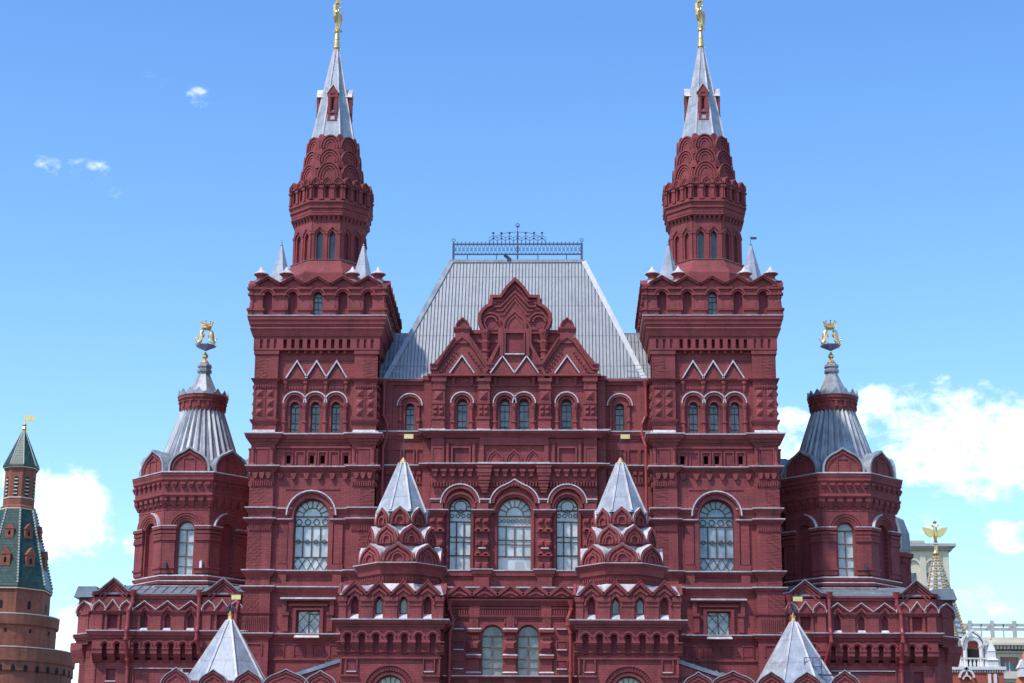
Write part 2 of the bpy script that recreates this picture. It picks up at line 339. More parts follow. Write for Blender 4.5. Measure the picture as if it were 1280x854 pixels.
def wallband(mb, x0, x1, z0, z1, y0, y1, ops):
    """a stretch of wall with openings (cx, w, zb, zs, kind[, h])"""
    ops = sorted(ops); xs = [x0] + [(ops[i][0] + ops[i][1] / 2 + ops[i + 1][0] - ops[i + 1][1] / 2) / 2 for i in range(len(ops) - 1)] + [x1]
    if not ops: mb.box(x0, x1, y0, y1, z0, z1); return
    for i, op in enumerate(ops):
        cx, w, zb, zs, kind = op[:5]; h = op[5] if len(op) > 5 else None
        a_, b_ = xs[i], xs[i + 1]; arc = arcpts(cx, zs, w, kind, 14, h); top = [p for p in arc]
        mid = len(arc) // 2
        if kind == 'rect': lt, rt = [arc[0], (cx, zs)], [(cx, zs), arc[1]]
        else: lt, rt = arc[:mid + 1], arc[mid:]
        if zb <= z0 + .001:
            mb.prism([(a_, z0), (cx - w / 2, z0)] + lt + [(cx, z1), (a_, z1)], y0, y1)
            mb.prism([(cx + w / 2, z0), (b_, z0), (b_, z1), (cx, z1)] + rt, y0, y1)
        else:
            mb.prism([(a_, z0), (cx, z0), (cx, zb), (cx - w / 2, zb)] + lt + [(cx, z1), (a_, z1)], y0, y1)
            mb.prism([(cx, z0), (b_, z0), (b_, z1), (cx, z1)] + rt + [(cx + w / 2, zb), (cx, zb)], y0, y1)
def prof(z0, z1, steps, inner=-.12):
    """closed cornice profile; steps = (fraction of height, projection)"""
    return [(inner, z0)] + [(o, z0 + (z1 - z0) * t) for t, o in steps] + [(inner, z1)]
CORN = [(0, .03), (.22, .06), (.26, .14), (.5, .18), (.56, .28), (.8, .34), (1, .36)]
def csc(k): return [(t, o * k) for t, o in CORN]
def flashp(z, o, h=.09, inner=-.1, drop=.03): return [(inner, z - drop), (o + .04, z - drop), (o + .05, z + h * .45), (inner, z + h)]
def ledge(mb, fl, x0, x1, yf, yb, z0, z1, steps, fh=.09, both=True):
    """cornice with returns round a block x0..x1 whose front is at yf"""
    p = [(x0, yb), (x0, yf), (x1, yf), (x1, yb)]
    mb.sweep(p, prof(z0, z1, steps))
    if fl is not None: fl.sweep(p, flashp(z1 + .031, steps[-1][1], fh))
def dent(mb, x0, x1, yf, yb, z0, z1, n, fill=.5):
    st = (x1 - x0) / n
    for i in range(n): mb.box(x0 + st * (i + .5 - fill / 2), x0 + st * (i + .5 + fill / 2), yf, yb, z0, z1)
def kokoshnik(mb, nb, cx, z0, w, h, y, depth=.35, kind='keel', rings=2, t=.12, body=True):
    """nested gable ornament standing on z0"""
    o = arcpts(cx, z0, w, kind, 16, h)
    if body: mb.prism([(cx - w / 2, z0)] + o[1:-1] + [(cx + w / 2, z0)], y, y + depth)
    wi, hi = w, h
    for k in range(rings):
        inner = arcpts(cx, z0, wi - 2 * t, kind, 16, hi - t * 1.25); mb.band(inner, t * .62, y - .10 + k * .04, y + .01)
        wi -= 2.6 * t; hi -= 1.6 * t
    if nb is not None and wi > .12: 
        q = arcpts(cx, z0, wi * .62, 'round', 12); nb.prism([(cx - wi * .31, z0 + .001)] + q[1:-1] + [(cx + wi * .31, z0 + .001)], y - .012, y + .03)
def cap(mb, cx, z0, w, h, y0, y1, kind='keel', t=.07):
    mb.band(arcpts(cx, z0, w, kind, 16, h), t, y0, y1)
COLL = SC.collection
def empty(name, loc=(0, 0, 0)):
    o = bpy.data.objects.new(name, None); COLL.objects.link(o); o.location = loc; o.empty_display_size = 1; return o
def thing(o, label, cat, group=None):
    o['label'] = label; o['category'] = cat
    if group: o['group'] = group
    return o
def win(M, cx, w, zb, zs, y, kind='round', style='slim', glass=None, fmat=None, parent=None, h=None, bw=.06, label=None):
    """a window: frame mesh (part) with its pane as sub-part"""
    arc = arcpts(cx, zs, w, kind, 16, h); top = max(p[1] for p in arc); r = w / 2
    f = MB(M); out = [(cx - r, zb)] + arc + [(cx + r, zb)]
    f.band(out[::-1], bw, y - .05, y + .05); f.box(cx - r, cx + r, y - .05, y + .05, zb, zb + bw)
    def vb(x, a_, b_, k=1): f.box(x - bw * k / 2, x + bw * k / 2, y - .035, y + .04, a_, b_)
    def hb(z, k=1, x0=-r, x1=r): f.box(cx + x0, cx + x1, y - .04, y + .045, z - bw * k / 2, z + bw * k / 2)
    def ring(rr, z, n=14, a0=0, a1=2 * PI, k=.8, x=0):
        for i in range(n):
            p = a0 + (a1 - a0) * i / n; q = a0 + (a1 - a0) * (i + 1) / n
            f.bar((cx + x + rr * math.cos(p), y - .005, z + rr * math.sin(p)), (cx + x + rr * math.cos(q), y - .005, z + rr * math.sin(q)), bw * k, .05)
    H = zs - zb
    if style == 'grand':
        hb(zs, 1.2); ring(r * .52, zs, 12, 0, PI)
        for i in range(1, 8):
            p = PI * i / 8; f.bar((cx + r * .52 * math.cos(p), y, zs + r * .52 * math.sin(p)), (cx + r * math.cos(p), y, zs + r * math.sin(p)), bw * .7, .05)
        z1 = zb + H * .83; z2 = zb + H * .26; hb(z1, 1); hb(z2, 1.1); hb((z1 + z2) / 2, .7)
        for i in range(4):
            x = -r + w * (i + .5) / 4; ring(w * .085, z1 + H * .075, 8, x=x); ring(w * .06, (z1 + z2) / 2, 8, x=x)
            xa, xb, za, zc = x - w / 8, x + w / 8, zb + bw, z2
            for p, q in (((xa, (za + zc) / 2), (x, zc)), ((x, zc), (xb, (za + zc) / 2)), ((xb, (za + zc) / 2), (x, za)), ((x, za), (xa, (za + zc) / 2))):
                f.bar((cx + p[0], y, p[1]), (cx + q[0], y, q[1]), bw * .75, .05)
        for i in (1, 2, 3): vb(cx - r + w * i / 4, z2, z1, 1.1)
    elif style == 'fan4':
        hb(zs - H * .02, 1.5); ring(r * .5, zs, 12, 0, PI)
        for i in range(1, 8):
            p = PI * i / 8; f.bar((cx + r * .5 * math.cos(p), y, zs + r * .5 * math.sin(p)), (cx + r * math.cos(p), y, zs + r * math.sin(p)), bw * .6, .05)
        z1 = zb + H * .80; z2 = zb + H * .27; hb(z1, 1.1); hb(z2, 1.2); hb(z2 + (z1 - z2) * .55, .8); hb(z2 + (z1 - z2) * .40, .6)
        for i in range(8): ring(w * .05, (zs + z1) / 2, 6, x=-r + w * (i + .5) / 8, k=.6)
        for i in (1, 2, 3): vb(cx - r + w * i / 4, z2, z1, 1.1 if i != 2 else 1.5)
    elif style == 'rose3':
        hb(zs - H * .02, 1.5); ring(r * .55, zs + r * .25, 14); vb(cx, zs, zs + r * .0 + .01)
        for p in (0, PI / 2, PI, -PI / 2): f.bar((cx + r * .55 * math.cos(p), y, zs + r * .25 + r * .55 * math.sin(p)), (cx + r * .96 * math.cos(p), y, zs + r * .25 + r * .8 * math.sin(p)), bw * .6, .05)
        z1 = zb + H * .80; z2 = zb + H * .26; hb(z1, 1.1); hb(z2, 1.2); hb(z2 + (z1 - z2) * .55, .8); hb(z2 + (z1 - z2) * .40, .6)
        for i in range(4): ring(w * .09, (zs + z1) / 2, 6, x=-r + w * (i + .5) / 4, k=.6)
        for i in (1, 2): vb(cx - r + w * i / 3, zb, z2, .6); vb(cx - r + w * i / 3, z2, z1, 1.3)
    elif style == 'double':
        hb(zs, 1.3); hb(zb + H * .72, .8); hb(zb + H * .42, .7); hb(zb + H * .2, .7); vb(cx, zb, zs, 1.2)
    elif style == 'slim':
        hb(zs, .8); hb(zb + H * .75, .6); hb(zb + H * .38, .6); hb(zb + H * .15, .6); vb(cx, zb, zs, .6)
    elif style == 'lattice':
        vb(cx, zb, zs, 1); hb(zb + H * .86, .6, -r, 0)
        for k in range(2):
            xa = cx - r + k * r
            for j in range(2):
                za = zb + H * j / 2; zc = za + H / 2
                f.bar((xa, y, za), (xa + r, y, zc), bw * .5, .04); f.bar((xa, y, zc), (xa + r, y, za), bw * .5, .04)
    fo = f.build('window', fmat or FRAME, parent, label)
    g = MB(M); g.prism(out, y + .05, y + .1); g.build('glass_pane', glass or GL, fo)
    return fo
def drainpipe(M, pts, parent, r=.11, brackets=True):
    m = MB(M); m.tube(pts, r, 8)
    for p in pts[1:-1]: m.lathe([(r * 1.15, p[2] - .09), (r * 1.25, p[2]), (r * 1.15, p[2] + .09)], 8, (p[0], p[1]))
    m.lathe([(r * 1.1, pts[0][2] - .1), (r * 1.9, pts[0][2] + .25), (r * 2.1, pts[0][2] + .32)], 8, (pts[0][0], pts[0][1]))
    m.build('drainpipe', PIPE, parent, smooth=False)
def skinfig(name, joints, edges, mat, parent, M=ID, sub=1):
    """one continuous figure grown over a skeleton: joints = (x, y, z, radius)"""
    me = bpy.data.meshes.new(name); me.from_pydata([tuple(M @ Vector(j[:3])) for j in joints], edges, []); me.materials.append(mat)
    o = bpy.data.objects.new(name, me); COLL.objects.link(o); o.parent = parent
    k = o.modifiers.new('skin', 'SKIN'); k.use_smooth_shade = True
    if not me.skin_vertices: me.skin_vertices.new()
    for i, j in enumerate(joints):
        v = me.skin_vertices[0].data[i]; v.radius = (j[3], j[3]); v.use_root = (i == 0)
    s = o.modifiers.new('sub', 'SUBSURF'); s.levels = s.render_levels = sub
    return o
# ------------------------------------------------------------------ ground
gm, gnt, gb = mat_new('stone_setts'); tc = gnt.nodes.new('ShaderNodeTexCoord'); v = gnt.nodes.new('ShaderNodeTexVoronoi'); v.inputs['Scale'].default_value = 5
gnt.links.new(tc.outputs['Object'], v.inputs['Vector'])
gnt.links.new(mixcol(gnt, 1, ramp(gnt, v.outputs['Distance'], [(0, (.11, .11, .115)), (.8, (.03, .03, .032))]), ramp(gnt, noise(gnt, tc.outputs['Object'], .3), [(.3, (.8, .8, .8)), (.7, (1.2, 1.2, 1.2))]), 'MULTIPLY'), gb.inputs['Base Color'])
g = MB(); g.box(-1500, 1500, -1500, 1500, -1, 0); go = g.build('cobbled_square', gm); go['kind'] = 'structure'; go['label'] = 'grey stone setts of the wide square in front of the museum'

# ================================================================== the museum
MUS = empty('museum_building'); thing(MUS, 'huge dark red brick museum with silver roofs and two tall spires, filling the middle of the view', 'museum')

# ---------- main block between the towers
wl_ = MB(); sb = MB(); nic = MB(); fl = MB(); co = MB(); de = MB()
SY = 1.5; CYF = .3; CP = .62        # side bay plane, centre pilaster plane, centre panel plane
e = Z(476, 1.8)
zs_ = {k: Z(k, .3) for k in (468, 476, 486, 497, 527, 536, 540, 547, 556, 562, 581, 586, 598, 602.5, 608.5, 620.6, 627, 638.6, 713, 722, 735, 748)}
# main block body behind the facade skins
wl_.box(-9.5, 9.5, 2.3, 22, 0, e); wl_.box(-5.7, 5.7, 1.35, 2.4, 0, zs_[476])
for s in (-1, 1): wl_.box(*sorted((s * 17.4, s * 28.1)), 8, 24, 0, 19)
wl_.build('main_block_wall', RED, MUS)
for s in (1, -1):
    M = SX(s); sw = MB(M); sc = MB(M); sf = MB(M); sn = MB(M); sp = MB(M)
    zt = Z(476, SY); zr = lambda p: Z(p, SY)
    wallband(sw, 5.7, 9.4, zr(547), zt, SY, 2.25, [(7.25, .62, zr(541), zr(504) - .31, 'round')])
    wallband(sw, 5.7, 9.4, 0, zr(547), SY, 2.25, [])
    swo = sw.build('side_bay_wall', RED, MUS)
    win(M, 7.25, .62, zr(541), zr(504) - .31, 2.0, 'round', 'slim', GLD, FRAME, MUS, bw=.05)
    sc.band(arcpts(7.25, zr(508), 1.3, 'round'), .18, SY - .16, SY + .01); sf.band(arcpts(7.25, zr(508), 1.66, 'round'), .07, SY - .2, SY)
    for x in (6.62, 7.88): sp.lathe([(.1, zr(541)), (.1, zr(508) - .1), (.17, zr(508)), (.17, zr(508) + .1)], 8, (x, SY - .05)); sp.lathe([(.15, zr(528)), (.17, zr(526)), (.15, zr(524))], 8, (x, SY - .05))
    for x0, x1 in ((5.72, 6.2), (8.45, 9.0)): sp.box(x0, x1, SY - .13, SY, zr(541), zt - .1)
    sc.box(5.7, 9.4, SY - .3, SY, zt - .12, zt + .05); sc.box(5.7, 9.4, SY - .15, SY, zt - .35, zt - .12)
    for za, zb, k in ((552, 541, .8), (590, 583, .6), (608, 603, .3)):
        ledge(sc, sf if k > .35 else None, 5.8, 9.5, SY, SY + .5, zr(za), zr(zb), csc(k), .08)
    for x in (6.35, 7.25, 8.15, 8.95):
        sn.box(x - .24, x + .24, SY - .006, SY + .02, zr(578), zr(565)); sc.band([(x - .3, zr(580)), (x - .3, zr(563)), (x + .3, zr(563)), (x + .3, zr(580))], .09, SY - .1, SY)
    dent(sc, 5.9, 9.3, SY - .12, SY, zr(603), zr(597), 15)
    dent(sc, 5.9, 9.3, SY - .18, SY, zr(594), zr(590), 8, .6)
    for za, zb, k in ((641, 637, .5), (655, 649, .6), (722, 714, .6), (742, 735, .7)): ledge(sc, sf, 5.8, 9.5, SY, SY + .5, zr(za), zr(zb), csc(k), .08)
    # stepped corner strip beside the central projection
    sp.box(5.7, 6.25, .95, 1.6, 0, zr(472)); sc.box(5.7, 6.35, .85, 1.6, zr(478), zr(473)); ledge(sc, sf, 5.7, 6.25, .95, 1.6, zr(552), zr(541), csc(.8)); ledge(sc, sf, 5.7, 6.25, .95, 1.6, zr(590), zr(583), csc(.6))
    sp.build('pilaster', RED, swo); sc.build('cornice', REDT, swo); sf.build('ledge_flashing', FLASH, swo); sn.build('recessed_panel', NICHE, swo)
    drainpipe(M, [(9.05, SY - .2, zt - .4), (9.05, SY - .2, zr(520)), (8.75, SY - .25, zr(532)), (8.75, SY - .25, zr(545)), (9.0, SY - .5, zr(560)), (9.0, SY - .5, zr(640)), (8.95, SY - .6, zr(660)), (8.95, SY - .6, zr(760))], MUS)

# central projection, skins
C = MB(); P = MB(); co = MB(); fl = MB(); ni = MB()
q = zs_
XC = 5.66
PIL = [(-5.66, -4.72), (-2.55, -1.65), (1.65, 2.55), (4.72, 5.66)]
# level of the big windows
BIGW = [(-3.62, 1.5, 'rose3'), (.06, 2.3, 'fan4'), (3.62, 1.5, 'rose3')]
z0, z1 = q[735], q[602.5]
wallband(C, -XC, XC, z0, z1, CP, 1.4, [(x, w, q[713], q[620.6] - w / 2, 'round') for x, w, _ in BIGW])
C.box(-XC, XC, CP, 1.4, 0, z0)
for x, w, st in BIGW: win(ID, x, w, q[713], q[620.6] - w / 2, 1.12, 'round', st, GLP, FRAMEB if st == 'fan4' else FRAME, MUS, bw=.065)
for x, w, _ in BIGW:          # hoods and inner archivolts
    zs = q[620.6] - w / 2
    co.band(arcpts(x, zs, w + .02, 'round', 16), .16, CP - .1, CP + .1); co.band(arcpts(x, zs, w + .34, 'round', 16), .14, CP - .22, CP + .05)
    for sx in (-1, 1): co.box(x + sx * (w / 2 + .01), x + sx * (w / 2 + .17), CP - .1, CP + .1, q[713], zs)
def hood(x, wi, zs, kind, h, yy, t=.26):
    co.band(arcpts(x, zs, wi, kind, 18, h), t, yy - .32, yy + .05); fl.band(arcpts(x, zs, wi + 2 * t, kind, 18, h + t), .075, yy - .38, yy)
zh = q[627]
for x in (-3.62, 3.62): hood(x, 2.05, zh - .12, 'flat', 1.02, CP)
hood(.06, 2.72, zh - .12, 'keel', 1.35, CP)
for a_, b_ in ((-5.66, -4.93), (-2.3, -1.58), (1.7, 2.3), (4.93, 5.66)):
    co.box(a_, b_, CP - .32, CP, zh - .12, zh + .12); fl.box(a_, b_, CP - .38, CP, zh + .12, zh + .2)
for a_, b_ in PIL:
    m_ = (a_ + b_) / 2
    P.box(a_ + .06, b_ - .06, CYF, CP, q[722], q[627] - .05)
    ledge(co, fl, a_ - .02, b_ + .02, CYF, CP + .3, q[638.6] - .42, q[638.6], csc(.7), .07)
    # stacked rusticated blocks with a waisted middle
    zz = [712, 703, 697, 690, 684, 676, 667, 660, 655, 648]
    for k in range(0, 10, 2):
        a0, a1 = Z(zz[k], .3), Z(zz[k + 1], .3)
        P.frustum(a_ - .03, m_ - .04, a0, a1, CYF - .2, CYF, .12); P.frustum(m_ + .04, b_ + .03, a0, a1, CYF - .2, CYF, .12)
    for k in (694, 663.5): co.box(a_ - .08, b_ + .08, CYF - .2, CYF + .1, Z(k, .3) - .09, Z(k, .3) + .07)
    fl.box(m_ - .26, m_ + .26, CYF - .2, CYF, Z(686.5, .3), Z(685, .3))
    co.box(a_ - .05, b_ + .05, CYF - .16, CP, q[735], q[722]); ledge(co, fl, a_ - .05, b_ + .05, CYF - .05, CP + .2, q[722] - .1, q[713], csc(.6), .09)
co.box(-XC, XC, CP - .15, CP, q[713] - .35, q[713] - .02); fl.box(-XC, XC, CP - .2, CP, q[713] - .02, q[713] + .05)
ledge(co, fl, -XC - .1, XC + .1, CP - .25, CP + .5, Z(743, .3), q[735] - .04, csc(.8), .12)
# dentils, corbels and the friezes
ledge(co, fl, -XC, XC, CYF, CP + .3, q[586], q[581], csc(.85), .09)
C.box(-XC, XC, CYF + .12, 1.4, q[602.5], q[581])
dent(co, -XC, XC, CYF - .02, CYF + .12, Z(608, .3), Z(602.5, .3), 56, .5)
for i in range(19):
    x = -5.35 + i * 10.7 / 18; co.prism([(x - .2, Z(590, .3)), (x + .2, Z(590, .3)), (x + .2, Z(587, .3)), (x - .2, Z(587, .3))], CYF - .2, CYF + .15); co.prism([(x - .1, Z(596, .3)), (x + .1, Z(596, .3)), (x + .16, Z(590, .3)), (x - .16, Z(590, .3))], CYF - .12, CYF + .15)
for sx in (-1.98, 2.04):       # hanging corbel brackets
    for k, (za, zb, w, d) in enumerate(((592, 583, .95, .34), (601, 593, .78, .28), (609, 602, .6, .2), (616, 610, .38, .12))):
        co.box(sx - w / 2, sx + w / 2, CYF - d, CP, Z(za, .3), Z(zb, .3)); co.box(sx - w / 2 - .05, sx + w / 2 + .05, CYF - d - .05, CP, Z(zb, .3) - .13, Z(zb, .3))
C.box(-XC, XC, CYF + .22, 1.4, q[581], q[547])
for x, w in ((-5.2, .62), (-3.62, 1.1), (3.62, 1.1), (5.2, .62)):
    ni.box(x - w / 2, x + w / 2, CYF + .21, CYF + .26, Z(577, .3), Z(561, .3)); co.band([(x - w / 2, Z(578, .3)), (x - w / 2, Z(560, .3)), (x + w / 2, Z(560, .3)), (x + w / 2, Z(578, .3))], .12, CYF + .04, CYF + .23)
for a_, b_ in ((-5.66, -4.76), (4.76, 5.66)): P.box(a_, b_, CYF + .08, CP, q[581], q[547])
for x in (-4.5, -2.72, 2.72, 4.5): P.lathe([(.17, q[581]), (.11, q[581] + .3), (.11, q[556]), (.18, q[556] + .15)], 8, (x, CYF + .12))
co.box(-2.35, 2.35, CYF + .02, CP, q[556], q[547]); P.box(-2.35, -2.05, CYF + .05, CP, q[581], q[556]); P.box(2.05, 2.35, CYF + .05, CP, q[581], q[556])
for x in (-1.3, .0, 1.3): kokoshnik(P, ni, x, q[581] + .05, 1.26, 1.12, CYF + .16, .3, 'keel', 2, .12)
fl.box(-2.45, 2.45, CYF - .36, CYF, q[581] + .0, q[581] + .11)
ledge(co, fl, -XC - .32, XC + .32, CYF + .05, CP + .5, q[547], q[540], csc(1.15), .1)
for a_, b_ in PIL:            # sloped weatherings at the pilaster feet
    fl.hexa([(a_ - .05, CYF - .15, q[540] + .04), (b_ + .05, CYF - .15, q[540] + .04), (b_ + .05, CP, q[540] + .04), (a_ - .05, CP, q[540] + .04)], [(a_ + .02, CYF + .08, Z(534.5, .3)), (b_ - .02, CYF + .08, Z(534.5, .3)), (b_ - .02, CP, Z(534.5, .3)), (a_ + .02, CP, Z(534.5, .3))])
# level of the small arched windows
SW_ = [(-3.58, .7), (-.66, .7), (.66, .7), (3.58, .7)]
wallband(C, -XC, XC, q[540], q[468], CP, 1.4, [(x, w, q[536], q[497] - w / 2, 'round') for x, w in SW_])
for x, w in SW_:
    win(ID, x, w, q[536], q[497] - w / 2, 1.1, 'round', 'slim', GLD, FRAME, MUS, bw=.05)
    co.band(arcpts(x, q[497] - w / 2, w + .02), .1, CP - .08, CP)
zc = Z(503.5, .3)
for x in (-3.58, -.66, .66, 3.58):
    co.band(arcpts(x, zc, 1.14, 'round', 14), .2, CP - .2, CP + .02); fl.band(arcpts(x, zc, 1.5, 'round', 14), .075, CP - .26, CP)
for x in (-4.2, -2.93, -1.33, 0, 1.33, 2.93, 4.2):
    P.lathe([(.17, q[540]), (.17, q[540] + .25), (.115, q[540] + .32), (.115, zc - .5), (.19, zc - .25), (.19, zc), (.14, zc + .02)], 8, (x, CP - .1)); P.lathe([(.13, q[527] - .08), (.19, q[527]), (.13, q[527] + .08)], 8, (x, CP - .1))
    P.lathe([(.08, Z(481, .3)), (.12, Z(478, .3)), (.12, Z(474, .3)), (.17, Z(471, .3))], 8, (x, CP - .08)) if abs(x) > .1 else None
for a_, b_ in PIL:
    m_ = (a_ + b_) / 2; P.box(a_ + .04, b_ - .04, CYF, CP, q[540], q[468])
    co.box(a_ - .04, b_ + .04, CYF - .1, CP, Z(471, .3) - .35, Z(471, .3)); co.box(a_ - .01, b_ + .01, CYF - .07, CP, Z(524, .3), Z(521, .3)); co.box(a_, b_, CYF - .06, CP, Z(505, .3), Z(503, .3)); co.box(a_, b_, CYF - .06, CP, Z(487, .3), Z(485, .3))
    P.frustum(m_ - .3, m_ + .3, Z(500, .3), Z(489, .3), CYF - .16, CYF, .26)
    for za, zb in ((519, 513.5), (512.5, 507)):
        P.frustum(a_ + .1, m_ - .02, Z(za, .3), Z(zb, .3), CYF - .14, CYF, .1); P.frustum(m_ + .02, b_ - .1, Z(za, .3), Z(zb, .3), CYF - .14, CYF, .1)
co.box(-5.95, 5.95, CYF - .18, 1.0, q[468] - .14, q[468]); co.box(-XC, XC, CP - .12, CP, Z(482, .3), Z(480, .3))
# ---------- the great gable
GB = MB(); GT = MB(); gn = MB(); gf = MB()
yg = .42
def gz(py): return Z(py, .4)
k_ = .0553                                     # metres per photo pixel at the gable
def gx(dpx): return dpx * k_
b0 = q[468]
# lower zone of three triangular gables
def trigable(cx, hw, zt, y0=yg, y1=1.3, flat=0):
    GB.prism([(cx - hw, b0), (cx + hw, b0), (cx + flat, zt), (cx - flat, zt)] if flat else [(cx - hw, b0), (cx + hw, b0), (cx, zt)], y0, y1)
s1 = gz(421); sh = gz(455)
for sx in (-1, 1):
    cx = sx * 3.62
    GB.prism([(cx - 2.1, b0), (cx + 2.1, b0), (cx + 2.1, sh - .1), (cx + .45, s1), (cx - .45, s1), (cx - 2.1, sh - .1)], yg, 1.3)
    GT.band([(cx - 2.2, sh - .45), (cx - 1.75, sh - .45), (cx - .42, s1 - .42), (cx, s1 - .1), (cx + .42, s1 - .42), (cx + 1.75, sh - .45), (cx + 2.2, sh - .45)], .34, yg - .2, yg + .2)
    GT.band([(cx - 2.2, sh - .12), (cx - 1.68, sh - .12), (cx - .5, s1 - .12)], .09, yg - .3, yg + .3)
    GT.band([(cx + .5, s1 - .12), (cx + 1.68, sh - .12), (cx + 2.2, sh - .12)], .09, yg - .3, yg + .3)
    for i in range(7):
        t = (i + .5) / 7
        for dx in (-1, 1):
            x = cx + dx * (1.5 - 1.15 * t); z = sh - .62 + (s1 - sh - .35) * t; GT.box(x - .05, x + .05, yg - .12, yg, z - .09, z + .04)
    for i in range(3):
        for dx in (-1, 1): x = cx + dx * (1.62 + i * .16); GT.box(x - .05, x + .05, yg - .14, yg, sh - .68, sh - .56)
    GB.prism([(cx - .72, b0), (cx + .72, b0), (cx, Z(450, .3))], yg - .1, yg + .1)
    gf.band([(cx - .82, b0 + .06), (cx, Z(446, .3)), (cx + .82, b0 + .06)], .08, yg - .2, yg + .02)
    # post with its little kokoshnik
    GB.box(cx - .5, cx + .5, yg - .12, 1.15, s1 - .5, gz(411)); GT.sweep([(cx - .5, 1.15), (cx - .5, yg - .12), (cx + .5, yg - .12), (cx + .5, 1.15)], prof(gz(416), gz(410), csc(.4)))
    kokoshnik(GB, gn, cx, gz(410), 1.02, gz(396.5) - gz(410), yg - .08, .8, 'keel', 1, .12)
# middle triangle
cm = .02
GB.prism([(-2.35, b0), (2.35, b0), (1.0, gz(424)), (1.0, gz(411)), (-1.0, gz(411)), (-1.0, gz(424))], yg - .06, 1.3)
for sx in (-1, 1):
    pth = [(sx * 2.42, sh - 1.05), (sx * 2.1, sh - 1.05), (sx * .95, gz(430)), (sx * .95, gz(412))]
    if sx > 0: pth = pth[::-1]
    GT.band(pth, -.24 if False else .2, yg - .22, yg)
for sx in (-.83, .83):
    GB.prism([(sx - .7, b0), (sx + .7, b0), (sx, Z(450, .3))], yg - .14, yg + .1); gf.band([(sx - .8, b0 + .06), (sx, Z(446.5, .3)), (sx + .8, b0 + .06)], .08, yg - .24, yg + .02)
# wall behind, panels, colonettes
GB.box(-3.6, 3.6, .8, 1.35, b0, gz(414)); GT.box(-3.2, 3.2, .62, 1.3, gz(416), gz(411.5)); GT.box(-3.2, 3.2, .7, 1.3, gz(427), gz(424.5))
for x in (-2.75, -1.5, 1.5, 2.75): gn.box(x - .28, x + .28, .77, .9, gz(443), gz(428)); 
for sx in (-1, 1):
    x = sx * 2.02
    GT.lathe([(.14, gz(452)), (.26, gz(449)), (.22, gz(446)), (.22, gz(441)), (.3, gz(439)), (.2, gz(437)), (.26, gz(430)), (.3, gz(427)), (.2, gz(425)), (.28, gz(419)), (.34, gz(416)), (.34, gz(412))], 8, (x, .55))
GT.band([(-1.02, gz(446)), (-1.02, gz(412)), (1.02, gz(412)), (1.02, gz(446))], -.26, yg - .24, yg); gn.box(-.62, .62, yg - .09, yg, gz(443), gz(417)); gf.box(-.68, .68, yg - .3, yg, gz(444.5), gz(443))
GT.band([(-.62, gz(443)), (-.62, gz(417.5)), (.62, gz(417.5)), (.62, gz(443))], .09, yg - .3, yg)
# big ogee head
H0 = [(0, 345), (10, 355), (17.5, 366), (19.5, 368.4), (31, 368.4), (31.6, 379), (38, 381.5), (43, 386), (46.5, 392), (47.3, 399), (45.5, 405), (42.3, 411.5)]
half = [(gx(a_), gz(b_)) for a_, b_ in H0]
outl = [(-x, z) for x, z in half[::-1]] + half[1:]
GB.prism(outl + [], .55, 1.3)
inn = [(x * .90, gz(411.5) + (z - gz(411.5)) * .90) for x, z in outl]
GT.band(inn, .2, .25, 1.2)
inn2 = [(x * .80, gz(411.5) + (z - gz(411.5)) * .80) for x, z in outl]; GT.band(inn2, .1, .42, .6)
tip = [(-1.45, gz(384)), (-.98, gz(384)), (0, gz(366)), (.98, gz(384)), (1.45, gz(384))]
for k in range(3): GT.band([(x * (1 - k * .13), z - k * .28 ) for x, z in tip], .12, .40 - k * .0 + k * .04, .6)
for sx in (-1, 1):
    GB.frustum(sx * 1.55 - .3, sx * 1.55 + .3, gz(381.5), gz(372.5), .4, .6, .1); gn.prism([(sx * 1.66 + .42 * math.cos(2 * PI * i / 14), gz(402.5) + .42 * math.sin(2 * PI * i / 14)) for i in range(14)], .53, .6)
    for rr in (.36, .6): GT.band([(sx * 1.66 + rr * math.cos(PI - PI * i / 12), gz(402.5) + rr * math.sin(PI * i / 12)) for i in range(13)], .11, .38, .6)
kokoshnik(GB, gn, 0, gz(412) + .02, 1.75, gz(387.5) - gz(412), .36, .4, 'keel', 2, .17)
g0 = GB.build('gable', RED, MUS, 'large ogee gable between two small ones over the middle windows')
GT.build('gable_moulding', REDT, g0); gn.build('recessed_panel', NICHE, g0); gf.build('gable_flashing', FLASH, g0)
cw = C.build('central_wall', RED, MUS)
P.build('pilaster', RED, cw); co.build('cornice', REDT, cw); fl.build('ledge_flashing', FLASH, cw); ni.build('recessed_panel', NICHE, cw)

# ---------- main roof
R1 = MB(); R2 = MB()
RX0, RX1, RYr, RZr = 9.0, 4.85, 7.0, Z(327, 7); RY0 = 1.55
YB = 19
cor = [(-RX0, RY0, e), (RX0, RY0, e), (RX0, 24, e), (-RX0, 24, e)]; tp = [(-RX1, RYr, RZr), (RX1, RYr, RZr), (RX1, YB, RZr), (-RX1, YB, RZr)]
R1.hexa(cor, tp)
def rib(mb, a_, b_, nrm, w=.075, h=.09):
    a_, b_, nrm = Vector(a_), Vector(b_), Vector(nrm).normalized(); t = (b_ - a_).normalized(); u = t.cross(nrm).normalized() * w / 2
    mb.add([tuple(a_ - u), tuple(a_ + u), tuple(a_ + nrm * h), tuple(b_ - u), tuple(b_ + u), tuple(b_ + nrm * h)], [(0, 1, 2), (3, 5, 4), (0, 3, 4, 1), (1, 4, 5, 2), (2, 5, 3, 0)])
dz = RZr - e; dy = RYr - RY0; nf = (0, -dz, dy)
n = 75
